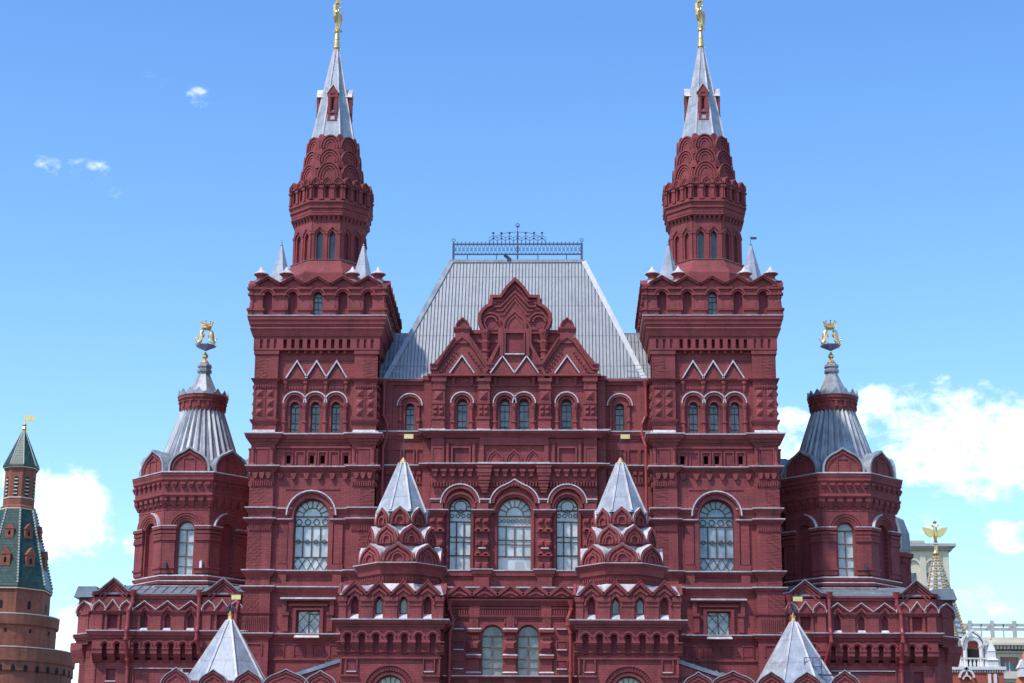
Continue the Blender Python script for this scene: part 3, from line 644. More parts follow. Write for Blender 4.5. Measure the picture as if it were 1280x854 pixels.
for i in range(1, n):
    x = -RX0 + 2 * RX0 * i / n; t1 = 1 if abs(x) < RX1 else (RX0 - abs(x)) / (RX0 - RX1)
    rib(R2, (x, RY0, e), (x, RY0 + dy * t1, e + dz * t1), nf, .06, .09)
for s in (-1, 1):
    for i in range(1, 50):
        y = RY0 + (24 - RY0) * i / 50; t1 = min(1, (y - RY0) / dy, (24 - y) / (24 - YB)); rib(R2, (s * RX0, y, e), (s * (RX0 + (RX1 - RX0) * t1), y, e + dz * t1), (s * dz, 0, RX0 - RX1), .085, .1)
ro = R1.build('roof', ZROOF, MUS, 'tall silver mansard roof with standing seams'); R2.build('standing_seam', ZROOF, ro)
R3 = MB()
for s in (-1, 1): R3.bar((s * RX0, RY0 - .02, e), (s * RX1, RYr - .02, RZr), .34, .2)
R3.bar((-RX1 - .1, RYr - .03, RZr), (RX1 + .1, RYr - .03, RZr), .22, .22)
R3.build('hip_capping', HIPM, ro)
gt = MB(); gt.box(-9.3, 9.3, RY0 - .25, RY0 + .05, e - .1, e + .08); gt.build('gutter', ZDARK, ro)
zc2 = Z(418, 6)
for s in (-1, 1):
    M = SX(s); x0, x1 = 6.9, 9.45
    sr = MB(M); srr = MB(M)
    sr.add([(x0, 1.6, e), (x1, 1.6, e), (x1, 6, zc2), (x0, 6, zc2), (x0, 12, e), (x1, 12, e)], [(0, 1, 2, 3), (3, 2, 5, 4), (0, 3, 4), (1, 5, 2), (0, 4, 5, 1)])
    for i in range(10): x = x0 + .3 + i * .25; rib(srr, (x, 1.6, e), (x, 6, zc2), (0, -(zc2 - e), 4.4), .08, .1)
    srr.bar((x0, 6, zc2), (x1, 6, zc2), .15)
    for zz_, yy in ((e + .55, 1.75), (e + 1.1, 2.0)): srr.bar((7.6, yy - .25, zz_), (9.4, yy - .25, zz_), .03)
    so = sr.build('side_roof', ZROOF, MUS); srr.build('standing_seam', ZROOF, so)
# cresting
cr = MB(); y = RYr + .15; zz = lambda p: Z(p, 7.1)
xw = 4.72
for s in (-1, 1):
    cr.box(s * xw - .08, s * xw + .08, y - .08, y + .08, RZr, zz(304)); 
    for i in range(10): a0, a1 = 2 * PI * i / 10, 2 * PI * (i + 1) / 10; cr.bar((s * xw + .13 * math.cos(a0), y, zz(300) + .11 * math.sin(a0)), (s * xw + .13 * math.cos(a1), y, zz(300) + .11 * math.sin(a1)), .04)
    cr.bar((s * xw, y, zz(304)), (s * xw, y, zz(302)), .05)
for p in (304.8, 318): cr.bar((-xw, y, zz(p)), (xw, y, zz(p)), .07)
for p in (306, 317): cr.bar((-xw, y, zz(p)), (xw, y, zz(p)), .03)
for x in (-3.7, -1.55, 1.5, 3.6): cr.bar((x, y, RZr - .1), (x, y, zz(318)), .07)
cr.box(-.06, .06, y - .06, y + .06, RZr - .1, zz(290))
N = 32
for i in range(N):
    x = -xw + 2 * xw * i / N; x2 = x + 2 * xw / N; a_, b_ = zz(317), zz(306); m_ = (a_ + b_) / 2
    cr.bar((x, y, a_), (x2, y, b_), .028); cr.bar((x, y, b_), (x2, y, a_), .028)
    for j in range(8):
        a0, a1 = 2 * PI * j / 8, 2 * PI * (j + 1) / 8; cr.bar(((x + x2) / 2 + .1 * math.cos(a0), y, m_ + .12 * math.sin(a0)), ((x + x2) / 2 + .1 * math.cos(a1), y, m_ + .12 * math.sin(a1)), .025)
    cr.bar((x, y, b_), (x, y, zz(303.2)), .035); cr.lathe([(.01, zz(303.4)), (.055, zz(302.8)), (.01, zz(302))], 6, (x, y))
for k in range(-3, 4):
    x = k * .6; hgt = zz(291.5) if k else zz(283.5)
    cr.bar((x, y, zz(305)), (x, y, hgt), .05); cr.lathe([(.02, hgt - .05), (.1, hgt + .03), (.02, hgt + .12)], 6, (x, y)); cr.lathe([(.03, zz(299)), (.09, zz(298)), (.03, zz(297))], 6, (x, y))
    for d in (-.3, .3): cr.bar((x, y, zz(297.5)), (x + d, y, zz(301)), .03); cr.bar((x, y, zz(294.5)), (x + d, y, zz(297)), .03); cr.bar((x + d, y, zz(297)), (x + d, y, zz(305)), .028)
for i in range(10): a0, a1 = 2 * PI * i / 10, 2 * PI * (i + 1) / 10; cr.bar((.14 * math.cos(a0), y, zz(281.5) + .14 * math.sin(a0)), (.14 * math.cos(a1), y, zz(281.5) + .14 * math.sin(a1)), .045)
for i in range(8):
    a0, a1 = PI * i / 8, PI * (i + 1) / 8; cr.bar((2.1 * math.cos(a0), y, zz(305) + .95 * math.sin(a0)), (2.1 * math.cos(a1), y, zz(305) + .95 * math.sin(a1)), .03)
cr.build('roof_cresting', IRONB, MUS, 'openwork iron cresting along the roof ridge')
fd = MB(); fd.box(-.75, -.45, y - .3, y, RZr - .05, RZr + .22); fd.tube([(-.6, y - .15, RZr + .2), (-.95, y - .15, RZr + .5)], .12); fd.build('floodlight', IRON, MUS)

# ================================================================== square towers with spires
HWX, HWY, TCX, TCY = 4.25, 5.5, 13.65, 5.5
def tower_path(rec=.3, pw=1.65, hx=HWX, hy=HWY):
    pts = []
    for k, (u, v) in enumerate(((hx, hy), (hy, hx), (hx, hy), (hy, hx))):       # front, right, back, left; u half width, v distance
        loc = [(-u, -v), (-u + pw, -v), (-u + pw, -v + rec), (u - pw, -v + rec), (u - pw, -v)]
        a_ = k * PI / 2; pts += [(x * math.cos(a_) - y_ * math.sin(a_), x * math.sin(a_) + y_ * math.cos(a_)) for x, y_ in loc]
    return pts
def rect_path(o=0): return [(-HWX - o, -HWY - o), (HWX + o, -HWY - o), (HWX + o, HWY + o), (-HWX - o, HWY + o)]
def square_tower(s):
    M = SX(s) @ T(TCX, TCY, 0); z = lambda p: Z(p, 0)
    side = [M @ RZ(k * PI / 2) @ T(0, -(HWY if k % 2 == 0 else HWX), 0) for k in range(4)]     # y = 0 at the pilaster face
    dims = [HWX, HWY, HWX, HWY]
    W_ = MB(M); top = z(397)
    W_.slab([(-HWX + .95, -HWY + .95), (HWX - .95, -HWY + .95), (HWX - .95, HWY - .95), (-HWX + .95, HWY - .95)], 0, top)
    pi_ = MB(M); c = MB(M); f = MB(M); n = MB(); d = MB()
    for k in range(4):
        W_.M = side[k]; u = dims[k] - 1.6
        ops = {}
        if k == 0:
            wallband(W_, -u, u, 0, z(735), .3, .96, [(-.02, 1.5, z(795), z(763), 'rect')])
            wallband(W_, -u, u, z(735), z(600), .3, .96, [(.0, 2.34, z(713.5), z(623) - 1.17, 'round')])
            wallband(W_, -u, u, z(600), z(553), .3, .96, [(x, .3, z(579), z(568.5), 'rect') for x in (-2.22, -.62, .12, 1.72)] + [])
            wallband(W_, -u, u, z(553), z(470), .3, .96, [(x, .6, z(539.5), z(501.5) - .3, 'round') for x in (-1.41, 0, 1.41)])
            wallband(W_, -u, u, z(470), top, .3, .96, [])
        else: W_.box(-u, u, .3, .96, 0, top)
    W_.M = M; wo_ = W_.build('square_tower', RED, MUS, 'left square tower shaft' if s < 0 else 'right square tower shaft')
    F = side[0]
    win(F, 0, 2.34, z(713.5), z(623) - 1.17, .72, 'round', 'grand', GLP if s < 0 else GLB, FRAME, MUS, bw=.062)
    for x in (-1.41, 0, 1.41): win(F, x, .6, z(539.5), z(501.5) - .3, .68, 'round', 'slim', GLD, FRAME, MUS, bw=.05)
    win(F, -.02, 1.5, z(795), z(763), .62, 'rect', 'lattice', GL, FRAME, MUS, bw=.055)
    for x in (-2.22, -.62, .12, 1.72): dk = MB(F); dk.box(x - .16, x + .16, .85, .9, z(580), z(568)); dk.build('slit_opening', DARK, wo_)
    # corner pilasters
    path = tower_path()
    for k in range(4):
        pi_.M = side[k]; u = dims[k]
        for sx in (-1, 1): pi_.box(min(sx * u, sx * (u - 1.62)), max(sx * u, sx * (u - 1.62)), 0, 1.0, z(735), z(425)); pi_.box(min(sx * (u + .12), sx * (u - 1.72)), max(sx * (u + .12), sx * (u - 1.72)), -.12, 1.0, 0, z(735))
    pi_.M = M
    # continuous ledges following the breaks
    P1 = tower_path(.3, 1.7)
    for za, zb, k, fh in ((743, 735, .8, .11), (722, 714.5, .7, .09), (556, 543.8, 1.2, .1), (590, 584, .8, .09), (641, 636, .55, .09), (655, 649.6, .7, .09), (477, 473.6, .6, 0), (803, 794, .9, .1), (772, 767, .6, 0), (531, 525, .5, 0)):
        if za in (641, 655, 531, 772):
            for sx in (-1, 1):
                for sy in (-1, 1):
                    xa, xb = sorted((sx * HWX, sx * (HWX - 1.62))); ya, yb = sorted((sy * HWY, sy * (HWY - 1.62))); q_ = [(xa, ya), (xb, ya), (xb, yb), (xa, yb)]
                    c.sweep(q_, prof(z(za), z(zb), csc(k)), True)
                    if fh: f.sweep(q_, flashp(z(zb) + .031, .36 * k, fh), True)
            if za in (641, 655):
                for k2 in range(4):
                    c.M = f.M = side[k2]; u = dims[k2]
                    for sx in (-1, 1): a_, b_ = sorted((sx * (u - 1.7), sx * (1.5 if k2 % 2 == 0 else 1.9))); ledge(c, f, a_, b_, .22, .5, z(za), z(zb) - .02, csc(k * .8), fh)
                c.M = f.M = M
        else:
            c.sweep(P1, prof(z(za), z(zb), csc(k)), True)
            if fh: f.sweep(P1, flashp(z(zb) + .031, .36 * k, fh), True)
    # fluted necking, dentils, corbels per side
    for k in range(4):
        u = dims[k]; c.M = f.M = n.M = pi_.M = side[k]
        for sx in (-1, 1):
            x0, x1 = sorted((sx * (u - .06), sx * (u - 1.56)))
            dent(c, x0, x1, -.08, .02, z(664), z(657.5), 13, .55); dent(c, x0, x1, -.1, .02, z(608), z(602), 10, .55); dent(c, x0, x1, -.1, .02, z(485), z(481.5), 9, .5)
            for i in range(3): xx = x0 + .3 + i * .45; c.prism([(xx - .08, z(599)), (xx + .08, z(599)), (xx + .17, z(594)), (xx + .17, z(591.5)), (xx - .17, z(591.5)), (xx - .17, z(594))], -.17, .02)
            m_ = (x0 + x1) / 2
            c.band([(m_ - .42, z(582)), (m_ - .42, z(562)), (m_ + .42, z(562)), (m_ + .42, z(582))], .12, -.07, .02); n.box(m_ - .38, m_ + .38, -.03, .02, z(581), z(563))
            for xx in (x0 + .1, x1 - .1): c.lathe([(.16, z(585)), (.2, z(582)), (.1, z(579)), (.1, z(564)), (.17, z(561))], 8, (xx, -.06))
            for zz_ in (491.6, 504, 515.7):
                for xx in (m_ - .37, m_ + .37): c.frustum(xx - .25, xx + .25, z(zz_) - .25, z(zz_) + .25, -.15, .005, .235)
            c.box(m_ - .02, m_ + .02, -.03, .02, z(521), z(487)); 
            # weatherings at the pilaster foot
            f.hexa([(x0 - .08, -.3, z(543.8) + .06), (x1 + .08, -.3, z(543.8) + .06), (x1 + .08, .3, z(543.8) + .06), (x0 - .08, .3, z(543.8) + .06)], [(x0, -.02, z(537.6)), (x1, -.02, z(537.6)), (x1, .3, z(537.6)), (x0, .3, z(537.6))])
            # pilaster pedestals low down
            c.band([(m_ - .5, z(756)), (m_ - .5, z(742)), (m_ + .5, z(742)), (m_ + .5, z(756))], .05, -.16, -.1) if False else None
            dent(c, x0, x1, -.17, -.1, z(791), z(773), 12, .5)
            n.box(m_ - .42, m_ + .42, -.13, -.1, z(820), z(808)); c.band([(m_ - .45, z(821)), (m_ - .45, z(807)), (m_ + .45, z(807)), (m_ + .45, z(821))], .07, -.19, -.1)
        nb = int((2 * u - 3.6) / .72)
        for i in range(nb): xx = -u + 2.05 + i * (2 * u - 4.1) / (nb - 1); c.prism([(xx - .08, z(599)), (xx + .08, z(599)), (xx + .18, z(594)), (xx + .18, z(591.5)), (xx - .18, z(591.5)), (xx - .18, z(594))], .1, .32)
        if k == 0:
            # big window: pilaster strips, archivolt, hood
            za = z(636); hc = z(623) - 1.17
            for sx in (-1, 1):
                x0, x1 = sorted((sx * 1.55, sx * 2.15)); c.box(x0, x1, .12, .32, z(714), z(722) - 1.0); pi_.box(x0, x1, .15, .32, z(705), z(655)); c.box(x0 - .06, x1 + .06, .04, .32, z(714), z(706))
                pi_.box(*sorted((sx * 1.18, sx * 1.5)), .08, .32, z(714), hc)
            c.band(arcpts(0, hc, 2.36), .3, .08, .32); c.band(arcpts(0, hc, 3.0), .13, -.06, .32); f.band(arcpts(0, hc, 3.26), .085, -.12, .3)
            c.band([(-1.7, z(625)), (-1.7, z(611)), (1.7, z(611)), (1.7, z(625))], .06, .24, .31) if False else c.box(-1.85, 1.85, .24, .31, z(611.5), z(610.5))
            f.box(-1.25, 1.25, -.02, .7, z(714.5), z(713.3)); c.box(-2.6, 2.6, .1, .32, z(733), z(728))
            # frieze of slots and panels
            for x in (-1.42, .92): n.box(x - .22, x + .22, .285, .31, z(580), z(566))
            for x in (-2.22, -1.42, -.62, .12, .92, 1.72): c.band([(x - .25, z(581)), (x - .25, z(565)), (x + .25, z(565)), (x + .25, z(581))], .08, .2, .31)
            c.box(-2.6, 2.6, .15, .31, z(560), z(557.5))
            # three small windows
            sp_ = z(503.5)
            for x in (-1.41, 0, 1.41):
                c.band(arcpts(x, z(501.5) - .3, .62), .1, .22, .32); c.band(arcpts(x, sp_, 1.12), .2, .1, .32); f.band(arcpts(x, sp_, 1.5), .075, .04, .3)
            for x in (-2.1, -.7, .7, 2.1):
                pi_.lathe([(.17, z(543)), (.17, z(541)), (.125, z(540)), (.125, sp_ - .45), (.2, sp_ - .2), (.2, sp_), (.14, sp_ + .03)], 8, (x, .2)); pi_.lathe([(.14, z(529)), (.2, z(527.8)), (.14, z(526.5))], 8, (x, .2))
                pi_.lathe([(.06, z(489)), (.12, z(485)), (.1, z(481)), (.17, z(479)), (.17, z(476))], 8, (x, .22))
            for i in range(3):
                for j in range(5): x = -1.41 + i * 1.41 + (j - 2) * .2; c.box(x - .05, x + .05, .18, .32, z(485.5), z(482.5))
            # zigzag of three gables
            b_ = z(473.3)
            for x in (-1.4, -.02, 1.34):
                c.prism([(x - .56, b_), (x + .56, b_), (x, z(456))], .16, .31); c.prism([(x - .3, b_), (x + .3, b_), (x, z(464))], .06, .31); f.band([(x - .7, b_ + .03), (x, z(452.3)), (x + .7, b_ + .03)], .085, .02, .3)
            # small window surround with white hood
            for sx in (-1, 1): c.box(*sorted((sx * .8, sx * 1.02)), .1, .32, z(795), z(763)); c.box(*sorted((sx * 1.3, sx * 1.65)), .05, .32, z(790), z(770)); c.box(*sorted((sx * 1.25, sx * 1.72)), -.02, .32, z(770), z(766))
            c.box(-1.02, 1.02, .1, .32, z(763), z(760.5)); c.box(-1.3, 1.3, .02, .32, z(758), z(756)); c.box(-1.72, -1.45, .04, .32, z(768), z(752)); c.box(1.45, 1.72, .04, .32, z(768), z(752)); c.box(-1.75, 1.75, -.02, .32, z(752), z(750)); f.box(-1.85, 1.85, -.16, .32, z(750), z(748))
            f.hexa([(-.85, -.3, z(798.5)), (.85, -.3, z(798.5)), (.85, .3, z(798.5)), (-.85, .3, z(798.5))], [(-.8, -.1, z(795.3)), (.8, -.1, z(795.3)), (.8, .3, z(795.3)), (-.8, .3, z(795.3))])
            for x in (-1.9, -.75, .5, 1.9): n.box(x - .3, x + .3, .27, .31, z(820), z(808)); c.band([(x - .34, z(821)), (x - .34, z(807)), (x + .34, z(807)), (x + .34, z(821))], .05, .22, .31)
            for i in range(14): a0, a1 = 2 * PI * i / 14, 2 * PI * (i + 1) / 14; c.bar((-1.55 + .3 * math.cos(a0), .25, z(829) + .42 * math.sin(a0)), (-1.55 + .3 * math.cos(a1), .25, z(829) + .42 * math.sin(a1)), .1, .12)
            c.box(-2.6, 2.6, .2, .31, z(826), z(824))
        # line, machicolation
        c.box(-u + 1.62, u - 1.62, .24, .31, z(450), z(448.5))
        hb_, ht = z(436.5), z(425.3); 
        xs = [(-u + .42 + i * .48, .2) for i in range(3)] + [(-u + 2.05 + i * (2 * u - 4.1) / (8 if k % 2 == 0 else 13), .24) for i in range(9 if k % 2 == 0 else 14)] + [(u - .42 - i * .48, .2) for i in range(3)]
        wallband(c, -u - .1, u + .1, z(438), z(422), -.12, .3, [(x, w, z(436), ht - w / 2 + .12, 'round') for x, w in sorted(xs)])
        for i in range(9 if k % 2 == 0 else 14): x = -u + 2.05 + i * (2 * u - 4.1) / (8 if k % 2 == 0 else 13); c.box(x + .16 , x + .34, .02, .3, z(442), z(438)) if i < (8 if k % 2 == 0 else 13) else None
        for sx in (-1, 1): c.box(*sorted((sx * (u + .06), sx * (u - 1.66))), -.08, .3, z(443), z(438))
    c.M = f.M = n.M = pi_.M = M
    P2 = rect_path()
    c.sweep(P2, prof(z(425), z(397.6), [(0, .1), (.12, .14), (.14, .2), (.42, .36), (.46, .40), (.52, .34), (.6, .36), (.64, .44), (.8, .48), (.84, .54), (1, .56)], -.9), True)
    f.sweep(P2, flashp(z(397.6) + .031, .56, .07), True)
    # ---- crowning parapet of kokoshnik bays
    pa = MB(); capm = MB(); pn = MB()
    zb, zv, za = z(396.6), z(357.2), z(348.2)
    for k in range(4):
        u = dims[k] + .36; nb = 5 if k % 2 == 0 else 7; st = (2 * u - .5) / nb
        pa.M = capm.M = pn.M = side[k] @ T(0, -.36, 0)
        for i in range(nb):
            cx = -u + .25 + st * (i + .5); a_, b_ = cx - st / 2, cx + st / 2
            wt = .62; zs = z(368.5); 
            # bay with zigzag top
            arc = arcpts(cx, zs - wt / 2 + .1, wt); mid = len(arc) // 2
            pa.prism([(a_, zb), (cx - wt / 2, zb), *arc[:mid + 1], (cx, za), (cx - st * .16, za - .17), (a_, zv)], .0, .55)
            pa.prism([(cx + wt / 2, zb), (b_, zb), (b_, zv), (cx + st * .16, za - .17), (cx, za), *arc[mid:]], .0, .55)
            if not (k == 0 and i == 2): pn.box(cx - wt / 2 - .05, cx + wt / 2 + .05, .3, .5, zb, zs + .2)
            capm.band(arcpts(cx, zs - wt / 2 + .1, wt + .02), .12, -.12, .02); capm.band(arcpts(cx, zs - wt / 2 + .1, wt + .3), .1, -.2, .02)
            capm.band([(a_, zv - .14), (cx - st * .16, za - .32), (cx, za - .15), (cx + st * .16, za - .32), (b_, zv - .14)], .15, -.24, .05)
            capm.band([(a_, zv + .0), (cx - st * .16, za - .18), (cx, za - .01), (cx + st * .16, za - .18), (b_, zv + .0)], .06, -.32, .6)
            # piers with their waisted profile
        for i in range(nb + 1):
            x = -u + .25 + st * i; w = .3 if 0 < i < nb else .42; x = x + (0 if 0 < i < nb else (.08 if i == 0 else -.08))
            pp = [(-.1, zb)] + [(o, z(r)) for r, o in ((396.5, .12), (391, .12), (390.5, .2), (388, .2), (387.5, .06), (377, .0), (372, .06), (371.5, .16), (369, .16), (368.5, .08), (365, .08), (364.5, .2), (362, .22), (361, .1))] + [(-.1, z(361))]
            pa.sweep([(x - w, .1), (x - w, 0), (x + w, 0), (x + w, .1)], pp)
        for sx in (-1, 1): pa.box(*sorted((sx * u, sx * (u - .3))), 0, .5, zb, z(361)); capm.box(*sorted((sx * (u + .2), sx * (u - .3))), -.22, .5, z(361), z(358.8))
    for m_ in (pa, capm, pn): m_.M = M
    pa.slab([(-HWX + .2, -HWY + .2), (HWX - .2, -HWY + .2), (HWX - .2, HWY - .2), (-HWX + .2, HWY - .2)], z(400), z(372))
    po = pa.build('parapet', RED, MUS); capm.build('parapet_moulding', REDT, po); pn.build('blind_niche', NICHE, po)
    win(side[0] @ T(0, -.36, 0), -.0, .6, zb, z(369) - .2, .3, 'round', 'slim', GLD, FRAME, MUS, bw=.05)
    # ---- corner cones and posts
    zt = z(372)
    hz = Z(350, 1.5)
    for i, (cx, cy) in enumerate(((-2.9, -4.2), (2.9, -4.2), (-2.9, 4.2), (2.9, 4.2))):
        k = MB(M); k.lathe([(.8, zt), (.8, zt + .25), (1.0, zt + .4), (.98, zt + .5), (.06, Z(307, 1.5)), (.03, Z(306, 1.5))], 8, (cx, cy)); ko = k.build('corner_cone', ZINC, MUS)
        t = MB(M); t.lathe([(.07, Z(309, 1.5)), (.09, Z(308, 1.5)), (.02, Z(306, 1.5)), (.012, Z(301, 1.5))], 6, (cx, cy))
        if s > 0 and i == 1: t.box(cx, cx + .42, cy - .01, cy + .01, Z(301, 1.5), Z(298, 1.5)); t.bar((cx, cy, Z(303, 1.5)), (cx, cy, Z(297, 1.5)), .03)
        t.build('spike', IRON, ko)
    for cx, cy in [(sx * x, sy * y_) for sx in (-1, 1) for sy in (-1, 1) for x, y_ in ((4.1, 5.3), (2.3, 5.35), (4.15, 2.8))]:
        k = MB(M); k.lathe([(.36, zt), (.34, z(350)), (.4, z(349.5))], 8, (cx, cy)); k.lathe([(.42, z(343)), (.52, z(342.4)), (.52, z(341.8)), (.17, z(337)), (.03, z(332.5))], 12, (cx, cy)); ko = k.build('corner_post', FLASH, MUS)
        b = MB(M); b.lathe([(.3, z(350)), (.28, z(346)), (.38, z(344)), (.46, z(342.8))], 10, (cx, cy)); b.build('post_collar', RED, ko)
    n.build('recessed_panel', NICHE, wo_); pi_.build('corner_pilaster', RED, wo_); c.build('cornice', REDT, wo_); f.build('ledge_flashing', FLASH, wo_)

    # ---- octagonal belfry
    zo = lambda p: Z(p, 5.5)
    B = MB(M); c = MB(M); f = MB(M); n = MB(M)
    r0 = 2.5; zd0, zd1 = zo(337), zo(299)
    B.lathe([(3.5, z(372)), (3.4, zo(358)), (r0 + .18, zo(340)), (r0 + .18, zo(338.3)), (r0 - .45, zo(338.2)), (r0 - .45, zo(300)), (r0 - .45, zo(250))], 8)
    f.lathe([(r0 + .2, zo(338.6)), (r0 + .24, zo(338)), (r0 - .1, zo(336.8))], 8)
    O = [M @ RZ(k * PI / 4) @ T(0, -r0, 0) for k in range(8)]
    fw = r0 * math.tan(PI / 8)
    for k in range(8):
        B.M = c.M = f.M = n.M = O[k]
        ops = [(x, .42, zo(337.6), zo(306.5), 'tri', .28) for x in (-.46, .46)]
        wallband(B, -fw + .03, fw - .03, zo(338.2), zo(286), 0, .5, ops)
        for x in (-.46, .46):
            if k in (0,): win(O[k], x, .42, zo(337.4), zo(306.5), .28, 'tri', 'none', GLX, FRAME, MUS, h=.28, bw=.04)
            else: n.box(x - .22, x + .22, .2, .4, zo(338), zo(302))
            c.band([(x - .46, zo(303)), (x - .3, zo(303)), (x, zo(297.6)), (x + .3, zo(303)), (x + .46, zo(303))], .09, -.09, .02); f.box(x - .22, x + .22, -.05, .2, zo(338), zo(337.2))
        for x in (-.92, 0, .92): c.box(x - .1, x + .1, -.07, .02, zo(337.5), zo(306)); c.box(x - .14, x + .14, -.11, .02, zo(306), zo(303.5))
        # machicolation
        for i in range(6): x = -fw + fw * 2 * (i + .5) / 6; c.hexa([(x - .09, 0, zo(291)), (x + .09, 0, zo(291)), (x + .09, .1, zo(291)), (x - .09, .1, zo(291))], [(x - .12, -.3, zo(281)), (x + .12, -.3, zo(281)), (x + .12, .1, zo(281)), (x - .12, .1, zo(281))])
        # upper gallery with niches
        r2 = 2.78; dd = -(r2 - r0); f2 = r2 * math.tan(PI / 8)
        wallband(B, -f2 + .02, f2 - .02, zo(267), zo(245.5), dd, dd + .5, [(x, .26, zo(263), zo(251), 'round') for x in (-.8, 0, .8)])
        n.box(-1.0, 1.0, dd + .2, dd + .4, zo(264), zo(249))
        for x in (-1.17, -.4, .4, 1.17): c.box(x - .12, x + .12, dd - .1, dd, zo(263), zo(251)); c.box(x - .17, x + .17, dd - .16, dd, zo(251), zo(248.5)); c.box(x - .15, x + .15, dd - .13, dd, zo(265), zo(263))
        for x in (-.8, 0, .8): kokoshnik(c, None, x, zo(246.5), .8, zo(236.8) - zo(246.5), dd - .12, .5, 'keel', 2, .1)
        for i in range(3): c.box(-f2 + .0, f2, dd - .06 - i * .05, dd, zo(247.5) - .03 * 0 + i * .07 - .1, zo(247.5) + i * .07 - .04)
    B.M = c.M = f.M = n.M = M
    B.lathe([(r0 + .2, zo(283)), (r0 + .25, zo(280)), (r0 + .26, zo(275)), (r0 + .3, zo(274)), (r0 + .36, zo(270)), (r0 + .4, zo(267)), (r0 + .28, zo(266.6)), (1.9, zo(266.5)), (1.9, zo(246)), (2.65, zo(246)), (2.6, zo(240)), (1.95, zo(237)), (1.65, zo(190)), (1.5, zo(179))], 8)
    for za, o in ((283, .27), (274.5, .36), (268, .46)): c.lathe([(r0 + o - .1, zo(za) - .12), (r0 + o, zo(za) - .04), (r0 + o, zo(za) + .07), (r0 + o - .1, zo(za) + .1)], 8)
    c.sweep([(r0 * 0 + 2.62 / math.cos(PI / 8) * math.sin(PI / 8 + k * PI / 4 + PI), 2.62 / math.cos(PI / 8) * math.cos(PI / 8 + k * PI / 4 + PI)) for k in range(8)][::-1], prof(zo(287), zo(285), [(0, .0), (1, .1)]), True) if False else None
    # three tiers of kokoshniks
    tiers = [(239, 214, 2.12, 1.88), (217, 196.5, 1.93, 1.68), (199, 179, 1.77, 1.52)]
    for ti, (pb, pt, r, w) in enumerate(tiers):
        for k in range(8):
            m2 = M @ RZ(k * PI / 4) @ T(0, -r, 0); B.M = c.M = n.M = m2
            z0, z1 = zo(pb), zo(pt); w2 = r * 2 * math.tan(PI / 8) + .1; o = arcpts(0, z0 + .2, w2, 'round', 16)
            B.prism([(-w2 / 2, z0)] + o + [(w2 / 2, z0)], 0, .55)
            hh = z1 - z0 - .2; o = arcpts(0, z0 + .2, w2, 'flat', 16, hh)
            B.v = B.v[:-2 * (len(o) + 2)]; B.f = B.f[:-(len(o) + 4)]
            B.prism([(-w2 / 2, z0)] + o + [(w2 / 2, z0)], 0, .6)
            for q_ in range(3):
                t_ = .13 + q_ * .2; c.band(arcpts(0, z0 + .2, w2 - 2 * t_, 'flat', 14, hh - t_), .11, -.14 + q_ * .045, .01)
            n.prism([(-.24, z0 + .1)] + arcpts(0, z0 + .35, .48, 'round', 10) + [(.24, z0 + .1)], -.02, .02)
            B.M = c.M = n.M = M @ RZ(k * PI / 4 + PI / 8) @ T(0, -r * 1.02 / math.cos(PI / 8) + .12, 0)
            B.prism([(-.22, z0 + .9 * (z1 - z0) - .3)] + arcpts(0, z0 + .9 * (z1 - z0), .44, 'round', 8) + [(.22, z0 + .9 * (z1 - z0) - .3)], 0, .5); n.prism([(-.12, z0 + .9 * (z1 - z0) - .2)] + arcpts(0, z0 + .9 * (z1 - z0), .24, 'round', 8) + [(.12, z0 + .9 * (z1 - z0) - .2)], -.01, .1)
    B.M = c.M = n.M = M
    bo = B.build('octagonal_belfry', RED, MUS, 'octagonal brick stage with rings of kokoshniks under the left spire' if s < 0 else 'octagonal brick stage with rings of kokoshniks under the right spire')
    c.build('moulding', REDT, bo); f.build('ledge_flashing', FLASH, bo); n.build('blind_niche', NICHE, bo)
    # ---- spire
    S_ = MB(M); zt, zb = zo(60), zo(186)
    S_.lathe([(1.58, zb), (1.6, zb + .1), (.15, zt)], 8); rb = MB(M)
    for k in range(8):
        a_ = PI / 8 + k * PI / 4; k8 = 1 / math.cos(PI / 8)
        rb.bar((1.6 * k8 * math.sin(a_), -1.6 * k8 * math.cos(a_), zb + .1), (.15 * k8 * math.sin(a_), -.15 * k8 * math.cos(a_), zt), .11)
    so = S_.build('spire', ZINC, MUS, 'silver spire of the left tower' if s < 0 else 'silver spire of the right tower'); rb.build('spire_rib', FLASH, so)
    for k in range(4):
        D = MB(M @ RZ(k * PI / 2) @ T(0, -1.22, 0)); w = .21; z0, z1, z2 = zo(158), zo(124), zo(114)
        wallband(D, -w - .1, w + .1, z0, z1, 0, .12, [(0, .16, zo(150), zo(133), 'tri', .25)]); D.box(-w - .1, w + .1, .12, 1.1, z0, z1); D.prism([(-w - .2, z1), (w + .2, z1), (0, z2)], -.05, 1.3)
        for sx in (-1, 1): D.box(*sorted((sx * .17, sx * .36)), -.08, .1, z0 - .1, z1)
        for p in (158, 148, 128): D.box(-.38, .38, -.1, .1, zo(p) - .08, zo(p) + .06)
        do = D.build('dormer', RED, so); rf = MB(D.M); rf.band([(-w - .22, z1 - .02), (0, z2 + .02), (w + .22, z1 - .02)], .06, -.1, 1.35)
        rf.build('dormer_roof', FLASH, do); dk = MB(D.M); dk.box(-.09, .09, .08, .125, zo(150), zo(131)); dk.build('dark_slit', DARK, do)
    G = MB(M); G.lathe([(.24, zt - .12), (.3, zt), (.24, zt + .12), (.2, zo(50)), (.22, zo(49.4)), (.12, zo(40.5)), (.2, zo(40)), (.22, zo(39.2)), (.1, zo(38.4)), (.08, zo(37))], 16)
    gs = G.build('gilded_sleeve', GOLD, so, smooth=False)
    # double-headed eagle, seen nearly edge on
    ez = zo(38); EM = M @ T(0, 0, ez) @ RZ(math.radians(68 if s > 0 else 80) * s)
